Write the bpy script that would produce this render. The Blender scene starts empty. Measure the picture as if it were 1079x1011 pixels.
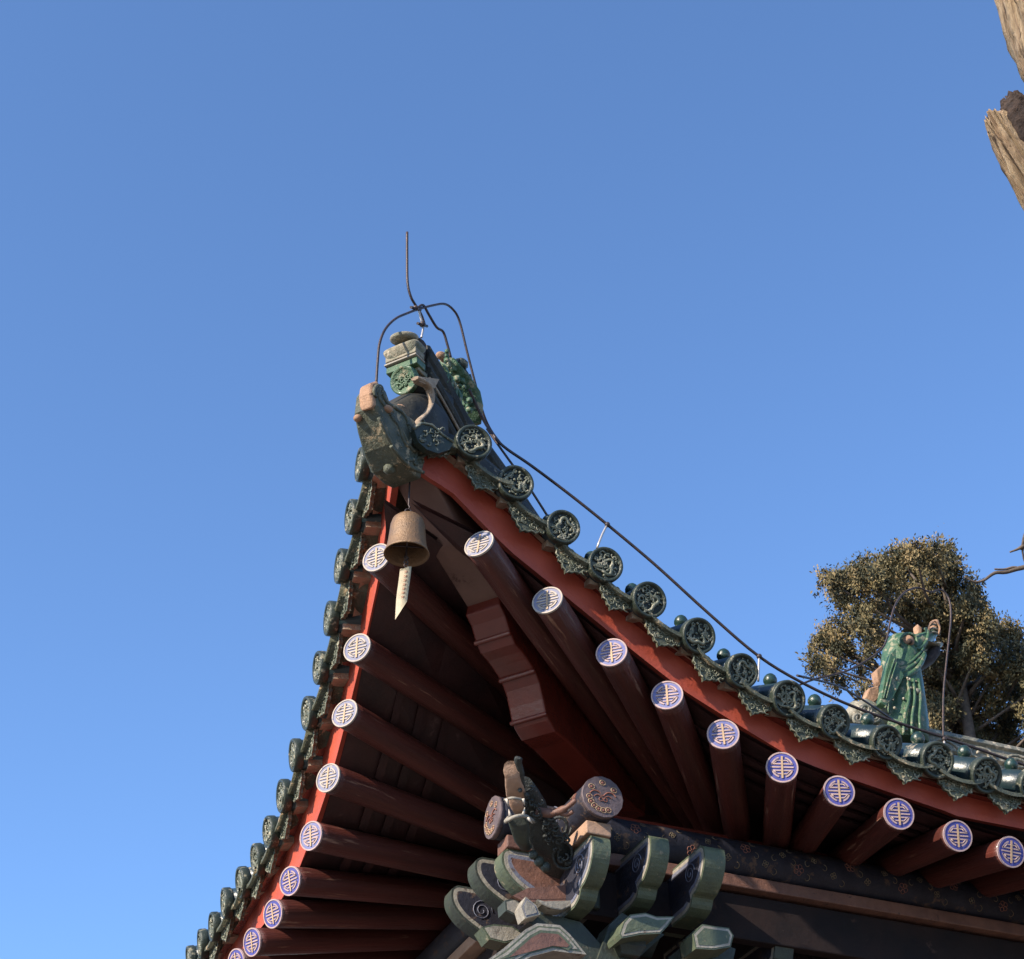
import bpy, bmesh, math, random
from mathutils import Vector as V, Matrix, noise
R = math.radians
sc = bpy.context.scene
col = sc.collection

# ------------------------------------------------------------------ camera
PW, PH, FOC = 1079.0, 1011.0, 1804.137
CAM = V((-1.73, -5.381, 1.597)); YAW = 0.3861; PITCH = 0.6404
FW = V((math.sin(YAW)*math.cos(PITCH), math.cos(YAW)*math.cos(PITCH), math.sin(PITCH)))
RT = V((math.cos(YAW), -math.sin(YAW), 0)); UP = RT.cross(FW)
cam = bpy.data.objects.new('camera', bpy.data.cameras.new('camera')); col.objects.link(cam)
cam.matrix_world = Matrix((( RT.x, UP.x, -FW.x, CAM.x), (RT.y, UP.y, -FW.y, CAM.y), (RT.z, UP.z, -FW.z, CAM.z), (0,0,0,1)))
cam.data.sensor_fit = 'HORIZONTAL'; cam.data.sensor_width = 36
cam.data.lens = 36*FOC/PW; cam.data.clip_end = 3000; cam.data.clip_start = .05
sc.camera = cam
# ------------------------------------------------------------------ light
SUN_AZ, SUN_EL = R(198), R(28)           # azimuth from +x, counter-clockwise
w = bpy.data.worlds.new('World'); sc.world = w; w.use_nodes = True
nt = w.node_tree; bg = nt.nodes['Background']
sky = nt.nodes.new('ShaderNodeTexSky'); sky.sky_type = 'NISHITA'; sky.sun_disc = False
sky.sun_elevation = SUN_EL; sky.sun_rotation = math.pi/2 - SUN_AZ
sky.altitude = 50; sky.air_density = 0.9; sky.dust_density = 0.2; sky.ozone_density = 6.0
nt.links.new(sky.outputs[0], bg.inputs[0]); bg.inputs[1].default_value = 0.15
sun = bpy.data.objects.new('sun', bpy.data.lights.new('sun', 'SUN')); col.objects.link(sun)
sd = V((math.cos(SUN_EL)*math.cos(SUN_AZ), math.cos(SUN_EL)*math.sin(SUN_AZ), math.sin(SUN_EL)))
sun.rotation_euler = sd.to_track_quat('Z', 'Y').to_euler(); sun.location = (-5, -5, 12)
sun.data.energy = 4.4; sun.data.angle = R(.5); sun.data.color = (1, .88, .72)
sc.view_settings.view_transform = 'Standard'; sc.view_settings.look = 'None'
sc.view_settings.exposure = 1.04; sc.view_settings.gamma = 1
try: sc.cycles.max_bounces = 6
except Exception: pass

# ------------------------------------------------------------------ helpers
def ray(px, py): return FW + RT*((px-PW/2)/FOC) - UP*((py-PH/2)/FOC)
def pl(px, py, ax, v):
    r = ray(px, py); return CAM + r*((v-CAM[ax])/r[ax])
def pp(px, py, P0, n):
    r = ray(px, py); return CAM + r*((V(P0)-CAM).dot(n)/r.dot(n))

class MB:
    def __init__(s): s.v=[]; s.f=[]; s.m=[]; s.sm=[]
    def add(s, vs, fs, m=0, sm=False):
        o=len(s.v); s.v += [V(a) for a in vs]
        for f in fs: s.f.append([o+i for i in f]); s.m.append(m); s.sm.append(sm)
    def box(s, c, ex, ey, ez, m=0):
        c=V(c); ex,ey,ez=V(ex),V(ey),V(ez)          # half-extent vectors
        vs=[c+ex*a+ey*b+ez*d for a in(-1,1) for b in(-1,1) for d in(-1,1)]
        s.add(vs,[(0,1,3,2),(4,6,7,5),(0,4,5,1),(2,3,7,6),(0,2,6,4),(1,5,7,3)],m)
    def tube(s, pts, r, n=8, m=0, cap=True, sm=True, up=None, flat=1.0):
        pts=[V(p) for p in pts]; N=len(pts)
        rs=r if isinstance(r,(list,tuple)) else [r]*N
        u=None; vs=[]
        for i,p in enumerate(pts):
            t=(pts[min(i+1,N-1)]-pts[max(i-1,0)]).normalized()
            if u is None:
                a=V(up) if up is not None else (V((0,0,1)) if abs(t.z)<.9 else V((1,0,0)))
                u=(a-t*a.dot(t)).normalized()
            else: u=(u-t*u.dot(t)).normalized()
            w_=t.cross(u)
            for k in range(n):
                a=2*math.pi*k/n; vs.append(p+(u*math.cos(a)*flat+w_*math.sin(a))*rs[i])
        fs=[(i*n+k,i*n+(k+1)%n,(i+1)*n+(k+1)%n,(i+1)*n+k) for i in range(N-1) for k in range(n)]
        s.add(vs,fs,m,sm)
        if cap:
            s.add(vs[:n],[tuple(range(n))[::-1]],m); s.add(vs[-n:],[tuple(range(n))],m)
    def loft(s, secs, n=14, m=0, power=1.0, sm=True):
        """secs: list of (centre, axisA*ra, axisB*rb)"""
        vs=[]
        for c,a,b in secs:
            for k in range(n):
                t=2*math.pi*k/n; ca,sa=math.cos(t),math.sin(t)
                ca=math.copysign(abs(ca)**power,ca); sa=math.copysign(abs(sa)**power,sa)
                vs.append(V(c)+V(a)*ca+V(b)*sa)
        N=len(secs)
        fs=[(i*n+k,i*n+(k+1)%n,(i+1)*n+(k+1)%n,(i+1)*n+k) for i in range(N-1) for k in range(n)]
        s.add(vs,fs,m,sm); s.add(vs[:n],[tuple(range(n))[::-1]],m); s.add(vs[-n:],[tuple(range(n))],m)
    def lathe(s, prof, o, ax, n=24, m=0, sm=True):
        ax=V(ax).normalized(); a=V((0,0,1)) if abs(ax.z)<.9 else V((1,0,0))
        u=(a-ax*a.dot(ax)).normalized(); w_=ax.cross(u); vs=[]
        for r,h in prof:
            for k in range(n):
                t=2*math.pi*k/n; vs.append(V(o)+ax*h+(u*math.cos(t)+w_*math.sin(t))*r)
        N=len(prof)
        s.add(vs,[(i*n+k,i*n+(k+1)%n,(i+1)*n+(k+1)%n,(i+1)*n+k) for i in range(N-1) for k in range(n)],m,sm)
    def prism(s, pts, off, m=0, m_side=None):
        """pts: planar 3D loop, extruded by vector off"""
        pts=[V(p) for p in pts]; n=len(pts); off=V(off)
        vs=pts+[p+off for p in pts]
        s.add(vs,[tuple(range(n)),tuple(range(n,2*n))[::-1]],m)
        s.add(vs,[(i,(i+1)%n,n+(i+1)%n,n+i) for i in range(n)],m if m_side is None else m_side)
    def ball(s, c, rx, ry=None, rz=None, m=0, n=12, ax=None):
        ry=ry or rx; rz=rz or rx; vs=[]; A=ax or (V((1,0,0)),V((0,1,0)),V((0,0,1)))
        for i in range(n//2+1):
            ph=math.pi*i/(n//2)
            for k in range(n):
                t=2*math.pi*k/n
                vs.append(V(c)+A[0]*rx*math.sin(ph)*math.cos(t)+A[1]*ry*math.sin(ph)*math.sin(t)+A[2]*rz*math.cos(ph))
        s.add(vs,[(i*n+k,i*n+(k+1)%n,(i+1)*n+(k+1)%n,(i+1)*n+k) for i in range(n//2) for k in range(n)],m,True)
    def build(s, name, mats, parent=None, bevel=0, mw=None):
        me=bpy.data.meshes.new(name); me.from_pydata([tuple(a) for a in s.v],[],s.f)
        for mt in (mats if isinstance(mats,(list,tuple)) else [mats]): me.materials.append(mt)
        for i,p in enumerate(me.polygons): p.material_index=s.m[i]; p.use_smooth=s.sm[i]
        bm=bmesh.new(); bm.from_mesh(me); bmesh.ops.remove_doubles(bm,verts=bm.verts,dist=1e-6)
        bmesh.ops.recalc_face_normals(bm,faces=bm.faces); bm.to_mesh(me); bm.free(); me.update()
        ob=bpy.data.objects.new(name,me); col.objects.link(ob)
        if parent: ob.parent=parent
        if mw is not None: ob.matrix_local=mw
        if bevel:
            b=ob.modifiers.new('b','BEVEL'); b.width=bevel; b.segments=2; b.limit_method='ANGLE'; b.angle_limit=R(40)
        return ob
def tag(o,label,cat,group=None,kind=None):
    if label: o['label']=label
    if cat: o['category']=cat
    if group: o['group']=group
    if kind: o['kind']=kind
    return o
def frame(o, ex, ey, ez):
    return Matrix(((ex.x,ey.x,ez.x,o.x),(ex.y,ey.y,ez.y,o.y),(ex.z,ey.z,ez.z,o.z),(0,0,0,1)))
def curve_pts(P, k=5):
    """Catmull-Rom through P"""
    P=[V(p) for p in P]; out=[]
    for i in range(len(P)-1):
        a=P[max(i-1,0)]; b=P[i]; c=P[i+1]; d=P[min(i+2,len(P)-1)]
        for j in range(k):
            t=j/k; out.append(.5*((2*b)+(c-a)*t+(2*a-5*b+4*c-d)*t*t+(3*b-a-3*c+d)*t**3))
    return out+[P[-1]]

# ------------------------------------------------------------------ materials
def mat(name, base, rough=.6, var=None, vscale=8, bump=0, bscale=30, spec=.5, coat=0, wear=None, wscale=25, wth=.6, stretch=None, metal=0):
    m=bpy.data.materials.new(name); m.use_nodes=True; t=m.node_tree; L=t.links
    b=t.nodes['Principled BSDF']; b.inputs['Roughness'].default_value=rough
    b.inputs['Specular IOR Level'].default_value=spec; b.inputs['Metallic'].default_value=metal
    if coat: b.inputs['Coat Weight'].default_value=coat; b.inputs['Coat Roughness'].default_value=.12
    tc=t.nodes.new('ShaderNodeTexCoord'); src=tc.outputs['Object']
    oi=t.nodes.new('ShaderNodeObjectInfo'); vm=t.nodes.new('ShaderNodeVectorMath'); vm.operation='MULTIPLY_ADD'   # every piece wears differently
    L.new(oi.outputs['Random'],vm.inputs[0]); vm.inputs[1].default_value=(17,9,13); L.new(src,vm.inputs[2]); src=vm.outputs[0]
    if stretch:
        mp=t.nodes.new('ShaderNodeMapping'); mp.inputs['Scale'].default_value=stretch; L.new(src,mp.inputs[0]); src=mp.outputs[0]
    def nz(s,d=6,r=.6):
        n=t.nodes.new('ShaderNodeTexNoise'); n.inputs['Scale'].default_value=s; n.inputs['Detail'].default_value=d; n.inputs['Roughness'].default_value=r
        L.new(src,n.inputs['Vector']); return n.outputs['Fac']
    def mix(f,a,c):
        x=t.nodes.new('ShaderNodeMix'); x.data_type='RGBA'
        if hasattr(f,'links'): L.new(f,x.inputs[0])
        else: x.inputs[0].default_value=f
        for s_,q in ((6,a),(7,c)):
            if hasattr(q,'links'): L.new(q,x.inputs[s_])
            else: x.inputs[s_].default_value=(*q,1)
        return x.outputs[2]
    def ramp(f,a,c):
        r=t.nodes.new('ShaderNodeMapRange'); r.inputs[1].default_value=a; r.inputs[2].default_value=c; L.new(f,r.inputs[0]); return r.outputs[0]
    c=base
    if var is not None: c=mix(ramp(nz(vscale),.35,.65),base,var)
    if wear is not None:
        wf=ramp(nz(wscale,8,.7),wth,wth+.06); c=mix(wf,c,wear)
        rr=t.nodes.new('ShaderNodeMapRange'); L.new(wf,rr.inputs[0]); rr.inputs[3].default_value=rough; rr.inputs[4].default_value=.85; L.new(rr.outputs[0],b.inputs['Roughness'])
    if hasattr(c,'links'): L.new(c,b.inputs['Base Color'])
    else: b.inputs['Base Color'].default_value=(*c,1)
    if bump:
        bn=t.nodes.new('ShaderNodeBump'); bn.inputs['Strength'].default_value=bump; bn.inputs['Distance'].default_value=.01
        L.new(nz(bscale,8,.65),bn.inputs['Height']); L.new(bn.outputs[0],b.inputs['Normal'])
    m['nz']=1
    return m
M={}
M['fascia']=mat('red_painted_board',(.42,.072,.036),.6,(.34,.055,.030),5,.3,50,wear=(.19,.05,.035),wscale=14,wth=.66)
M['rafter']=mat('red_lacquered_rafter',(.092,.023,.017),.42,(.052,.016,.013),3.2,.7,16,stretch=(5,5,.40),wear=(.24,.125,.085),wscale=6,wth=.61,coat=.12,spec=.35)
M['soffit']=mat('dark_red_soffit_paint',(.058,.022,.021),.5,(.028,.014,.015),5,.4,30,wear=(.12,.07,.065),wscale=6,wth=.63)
M['beam']=mat('dark_red_beam_lacquer',(.16,.028,.018),.26,(.11,.022,.016),5,.3,22,coat=.35,wear=(.17,.08,.06),wscale=18,wth=.70)
M['plain_beam']=mat('weathered_brown_beam',(.19,.105,.080),.6,(.13,.07,.055),5,.3,25,wear=(.08,.04,.032),wscale=10,wth=.60)
M['glaze']=mat('dark_green_glazed_tile',(.018,.026,.020),.42,(.034,.042,.030),14,.5,50,coat=.08,spec=.35,wear=(.22,.20,.14),wscale=22,wth=.58)
M['hipglz']=mat('aged_dark_ridge_glaze',(.020,.020,.017),.6,(.048,.044,.034),9,.7,40,spec=.2,wear=(.17,.15,.11),wscale=16,wth=.60)
M['recess']=mat('black_green_recess',(.008,.012,.011),.5,(.015,.02,.017),30,.3,60,spec=.3)
M['deepwood']=mat('shade_dark_timber',(.022,.013,.012),.75,(.012,.009,.010),6,.3,30,spec=.2,wear=(.05,.03,.025),wscale=10,wth=.62)  # timber colour darkened to stand in for deep shade under the eaves
M['dullgold']=mat('faded_shaded_gold_line',(.20,.14,.08),.7,(.11,.085,.055),20,.2,60)  # faded, dirty gold, dimmed further to imitate deep shade
M['relief']=mat('worn_green_relief_glaze',(.055,.070,.048),.40,(.17,.17,.12),45,.5,120,wear=(.40,.36,.26),wscale=40,wth=.55)
M['glaze_blue']=mat('smooth_blue_green_glaze',(.010,.022,.028),.28,(.018,.034,.036),10,.25,40,coat=.12,wear=(.25,.21,.15),wscale=18,wth=.59)
M['mortar']=mat('pale_lime_mortar',(.36,.27,.19),.9,(.22,.16,.11),30,.6,90)
M['nail']=mat('teal_glazed_nail_cap',(.008,.026,.022),.34,(.016,.04,.03),12,.3,50,coat=.1,wear=(.14,.14,.10),wscale=30,wth=.58)
M['oldstone']=mat('weathered_green_beige_glaze',(.095,.095,.060),.6,(.040,.050,.034),16,1.0,46,wear=(.34,.26,.16),wscale=18,wth=.56)
M['tan']=mat('bare_tan_clay',(.40,.23,.135),.85,(.25,.145,.09),18,.9,50,wear=(.12,.075,.05),wscale=20,wth=.60)
M['greenglz']=mat('mid_green_glaze',(.026,.078,.034),.45,(.058,.115,.055),20,1.0,46,coat=.08,wear=(.25,.23,.15),wscale=18,wth=.545)
M['lowglz']=mat('worn_ridge_glaze',(.10,.11,.085),.5,(.26,.23,.17),14,.8,50,wear=(.42,.36,.27),wscale=22,wth=.53)
M['bluedisc']=mat('blue_painted_disc',(.058,.058,.27),.65,(.045,.048,.20),18,.2,80,wear=(.13,.10,.18),wscale=30,wth=.62)
M['bluedisc_mid']=mat('faded_blue_painted_disc',(.095,.10,.27),.7,(.15,.155,.28),22,.2,80,wear=(.26,.23,.26),wscale=26,wth=.60)
M['bluedisc_old']=mat('very_faded_blue_disc',(.135,.14,.23),.75,(.21,.21,.27),22,.2,80,wear=(.33,.29,.26),wscale=20,wth=.57)
M['pink']=mat('pale_pink_paint_line',(.42,.29,.26),.7,(.31,.22,.21),26,.2,80,wear=(.14,.12,.22),wscale=40,wth=.62)
M['palepaint']=mat('pale_cream_paint_line',(.41,.34,.28),.75,(.32,.27,.23),26,.2,80,wear=(.19,.18,.24),wscale=34,wth=.58)
M['gold']=mat('yellow_ochre_paint',(.44,.29,.16),.65,(.35,.24,.15),26,.1,80,wear=(.22,.17,.17),wscale=40,wth=.62)
M['bronze']=mat('brown_rusty_bronze',(.165,.100,.055),.5,(.20,.115,.055),22,.5,90,metal=.25,wear=(.34,.25,.17),wscale=60,wth=.66)
M['iron']=mat('dark_iron_wire',(.035,.030,.034),.5,(.07,.045,.04),30,.3,100,metal=.4)
M['galv']=mat('galvanised_clip',(.45,.42,.40),.45,metal=.6)
M['paper']=mat('cream_metal_tag',(.42,.35,.23),.6,(.33,.27,.17),30,.2,60,wear=(.22,.15,.09),wscale=40,wth=.61)
M['redink']=mat('faded_red_ink',(.52,.27,.18),.8)
M['blue_dk']=mat('dark_blue_beam_paint',(.026,.027,.040),.6,(.017,.017,.026),14,.4,50,spec=.3,wear=(.10,.065,.05),wscale=16,wth=.57)
M['blue_lt']=mat('pale_blue_band_paint',(.145,.150,.19),.6,(.10,.105,.15),20,.4,60,wear=(.08,.06,.06),wscale=30,wth=.60)
M['green_p']=mat('dull_green_paint',(.085,.100,.058),.55,(.055,.070,.046),16,.45,50,wear=(.20,.17,.11),wscale=26,wth=.60)
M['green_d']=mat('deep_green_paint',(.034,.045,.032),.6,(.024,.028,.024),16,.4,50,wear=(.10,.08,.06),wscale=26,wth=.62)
M['white_p']=mat('off_white_paint',(.30,.27,.22),.7,(.20,.18,.15),20,.5,50,wear=(.10,.07,.055),wscale=26,wth=.58)
M['brown_p']=mat('orange_brown_paint',(.17,.080,.055),.6,(.11,.052,.038),14,.5,40,wear=(.06,.035,.03),wscale=22,wth=.60)
M['orange']=mat('orange_red_motif_paint',(.26,.10,.065),.65,(.16,.065,.05),24,.2,60,wear=(.06,.05,.06),wscale=30,wth=.60)
M['wood_lt']=mat('bare_pinkish_wood',(.40,.25,.17),.75,(.27,.165,.11),10,.6,34,wear=(.13,.08,.06),wscale=18,wth=.64)
M['ivory']=mat('ivory_teeth_paint',(.52,.46,.38),.5,(.4,.35,.30),30,.2,60)
M['slate_green']=mat('dark_dragon_scale_paint',(.030,.036,.032),.5,(.016,.018,.018),30,.8,70,wear=(.13,.11,.085),wscale=30,wth=.62)
M['lipstone']=mat('lichen_grey_tile',(.26,.22,.155),.75,(.10,.11,.075),16,1.0,46,wear=(.44,.37,.27),wscale=22,wth=.57)
M['bark']=mat('pale_furrowed_bark',(.60,.44,.27),.85,(.34,.22,.13),5,1.0,14,stretch=(5,5,.22),wear=(.07,.042,.026),wscale=3,wth=.54)
for n_ in M['bark'].node_tree.nodes:
    if n_.type=='BUMP': n_.inputs['Distance'].default_value=.05
M['rot_shade']=mat('dark_rot_and_shade',(.05,.03,.022),.9,(.02,.012,.01),30,1,40)  # trunk rot and pupil; also paints the shade of mouth and ridge hollow
M['twig']=mat('dark_twig_bark',(.06,.045,.035),.85,(.12,.09,.07),20,.5,40)
M['leafA']=mat('olive_brown_scale_leaf',(.150,.115,.045),.8,(.10,.082,.034),3)
M['leafB']=mat('dark_olive_scale_leaf',(.050,.048,.022),.8,(.032,.034,.016),3)
M['leafC']=mat('dry_tan_scale_leaf',(.235,.165,.072),.8,(.18,.13,.055),3)
M['ground']=mat('grey_brick_paving',(.17,.145,.12),.9,(.13,.115,.10),1.2,.4,30)
M['wall']=mat('dark_red_wall',(.12,.03,.025),.7,(.09,.024,.02),3,.2,20)

# ------------------------------------------------------------------ ground
g=MB(); g.add([(-900,-900,0),(900,-900,0),(900,900,0),(-900,900,0)],[(0,1,2,3)])
tag(g.build('ground',M['ground']),None,None,kind='structure')

# ------------------------------------------------------------------ eave data (metres, measured along both eaves)
H0=1.1009; G0=.1986; PWR=1.5035; LL=2.4497; QQ=3.2688
def oo(s): return G0*max(0,1-max(s,-.15)/LL)**QQ
TR=[(498.7,466.8),(543,509.5),(593,556),(637.6,595.7),(683.5,632.7),(735.5,670.5),(781.5,707.3),(830.3,736.5),(878.5,760.6),(933.5,782.5),(987,801),(1038.5,817)]
TL=[(381,490),(371,545),(359.5,597),(348,652),(337,704),(325,752),(311,796),(298.5,839),(284.5,877),(271,906),(255,930),(238,952)]
SR=[.226,.429,.656,.855,1.058,1.286,1.485,1.698,1.911,2.159,2.404,2.645]
def onfront(px,py,e):
    s=1.
    for i in range(40):
        P=pl(px,py,1,e-oo(s)); s=.5*s+.5*P.x
    return P
tilesR=[onfront(x,y,0) for x,y in TR]
tilesL=[pl(x,y,1,s) for (x,y),s in zip(TL,SR)]
for i in range(1,6): tilesR.append(V((2.645+.245*i,0,4.955)))
for i in range(1,10): tilesL.append(V((0,2.645+.245*i,4.965)))
RR_=[(505,573.5),(577,633),(644.5,688),(703,733),(762,774),(824,809),(884,834),(947,858),(1009,881),(1065,898)]
RL_=[(397,588),(376.5,683),(363.5,752),(346,820),(328,881),(306,928.5),(288,963),(266,993)]
rafR=[onfront(x,y,.04) for x,y in RR_]
sL=[.2]+[p.x for p in rafR[1:]]
rafL=[pl(x,y,1,s) for (x,y),s in zip(RL_,sL)]
inR=[(1.2,5.28),(1.42,5.14),(1.55,5.07),(1.67,4.97),(1.81,4.91),(2.01,4.87),(2.14,4.85),(2.36,4.83),(2.57,4.82),(2.77,4.80)]
inL=[(1.0,5.52),(1.12,5.31),(1.30,5.10),(1.45,5.0),(1.65,4.92),(1.87,4.875),(2.07,4.845),(2.30,4.83)]
for i in range(1,6): rafR.append(V((2.736+.27*i,.04,4.635))); inR.append((2.77+.27*i,4.80))
for i in range(1,9): rafL.append(V((.04,2.2+.27*i,4.635))); inL.append((2.30+.27*i,4.83))
innR=[V((x,.7,z)) for x,z in inR]; innL=[V((.9,y,z)) for y,z in inL]
def interp(tab,s):
    if s<=tab[0][0]:
        a,b=tab[0],tab[1]; return a[1]+(b[1]-a[1])*(s-a[0])/(b[0]-a[0])*.6
    for a,b in zip(tab,tab[1:]):
        if s<=b[0]: return a[1]+(b[1]-a[1])*(s-a[0])/(b[0]-a[0])
    return tab[-1][1]
def smooth(tab):
    z=[t[1] for t in tab]
    for _ in range(1): z=[z[0]]+[(z[i-1]+2*z[i]+z[i+1])/4 for i in range(1,len(z)-1)]+[z[-1]]
    return [(t[0],q) for t,q in zip(tab,z)]
tabR=smooth([(p.x,p.z) for p in tilesR]); tabL=smooth([(p.y,p.z) for p in tilesL])
rtR=smooth([(p.x,p.z) for p in rafR]); rtL=smooth([(p.y,p.z) for p in rafL])

pav=bpy.data.objects.new('pavilion',None); col.objects.link(pav)
tag(pav,'red eaved pavilion corner with green glazed tiles, round red rafters and painted brackets','building')
pav.location=(0,0,0)
rnd=random.Random(5)
Z=V((0,0,1))

# -------- shared tile faces
def curls(mb,r,seed,rad,z,m=0,n=9,fill=.9):
    q=random.Random(seed)
    for i in range(n):
        a=q.uniform(0,6.28); d=r*math.sqrt(q.random())*.72*fill
        cx,cy=d*math.cos(a),d*math.sin(a); rr=q.uniform(.14,.30)*r; a0=q.uniform(0,6.28); sg=q.choice((-1,1)); tot=q.uniform(2.5,5)
        pts=[]
        for j in range(11):
            t=j/10; rc=rr*(1-.65*t); an=a0+sg*tot*t
            x,y=cx+rc*math.cos(an),cy+rc*math.sin(an)
            k=math.hypot(x,y)/(r*.97)
            if k>1: x/=k; y/=k
            pts.append(V((x,y,z)))
        mb.tube(pts,[rad*(1.2-.6*j/10) for j in range(11)],5,m)
def face_mesh(seed):
    mb=MB(); Rr=.076
    mb.lathe([(0,.003),(Rr*.78,.003)],(0,0,0),(0,0,1),36,2,sm=False)
    mb.lathe([(Rr*.78,.003),(Rr*.80,.009),(Rr*.85,.014),(Rr*.95,.016),(Rr,.011),(Rr*1.01,0),(Rr*1.0,-.020),(Rr*.95,-.026)],(0,0,0),(0,0,1),36,0)
    q=random.Random(seed)
    # writhing dragon: an irregular thick body, claws, clouds and studs
    pts=[]; a0=q.uniform(0,6.28)
    for j in range(30):
        t=j/29; an=a0+4.9*t; rc=Rr*(.60-.34*t+.10*math.sin(t*17+seed))
        pts.append(V((rc*math.cos(an),rc*math.sin(an),.007)))
    mb.tube(pts,[.0062*(.35+1.0*math.sin(math.pi*min(1,.06+j/33))) for j in range(30)],6,1)
    curls(mb,Rr*.80,seed,.0040,.007,1,26,fill=1.25)
    for i in range(26):
        a=q.uniform(0,6.28); d=Rr*.72*math.sqrt(q.random())
        mb.ball(V((d*math.cos(a),d*math.sin(a),.006)),q.uniform(.003,.0075),m=1,n=6)
    ob=mb.build('tile_end_disc',[M['glaze'],M['relief'],M['recess']])
    me=ob.data; bpy.data.objects.remove(ob); return me
faces=[face_mesh(s) for s in (3,11,27,31)]
def drip_mesh(seed,w=.165):
    mb=MB(); h=w/2
    top=[(-h,.030),(-h*.8,.012),(-h*.45,-.008),(0,-.016),(h*.45,-.008),(h*.8,.012),(h,.030)]
    bot=[(h*1.03,.006),(h*1.0,-.026),(h*.86,-.034),(h*.82,-.054),(h*.64,-.060),(h*.56,-.078),(h*.36,-.080),(h*.24,-.096),(h*.10,-.098),(0,-.114),(-h*.10,-.098),(-h*.24,-.096),(-h*.36,-.080),(-h*.56,-.078),(-h*.64,-.060),(-h*.82,-.054),(-h*.86,-.034),(-h*1.0,-.026),(-h*1.03,.006)]
    # plate with a bowed face
    loop=[V((x,y,.006*math.cos(x/h*1.3))) for x,y in top+bot]
    mb.prism(loop,(0,0,-.016),0)
    edge=loop[7:26]
    mb.tube([e+V((0,0,.001)) for e in edge],.0042,5,1)
    mb.tube([V((x,y-.008,.007)) for x,y in top],.0036,5,1)
    q=random.Random(seed)
    for i in range(26):
        x=q.uniform(-h*.82,h*.82); y=q.uniform(-.076,.004)*(1-abs(x)/h*.35)-.010
        rr=q.uniform(.008,.017); a0=q.uniform(0,6.28); sg=q.choice((-1,1))
        mb.tube([V((x+rr*(1-.6*j/8)*math.cos(a0+sg*4*j/8),y+rr*(1-.6*j/8)*math.sin(a0+sg*4*j/8),.008)) for j in range(9)],.0026,5,1)
    ob=mb.build('drip_tile',[M['oldstone'],M['relief']]); me=ob.data; bpy.data.objects.remove(ob); return me
drips=[drip_mesh(s) for s in (2,7,19)]
capmb=MB(); capmb.lathe([(.024,-.03),(.026,0),(.034,.010),(.036,.024),(.032,.040),(.022,.053),(.009,.060),(0,.0615)],(0,0,0),(0,0,1),16)
_o=capmb.build('nail_cap',M['nail']); capme=_o.data; bpy.data.objects.remove(_o)

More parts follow.
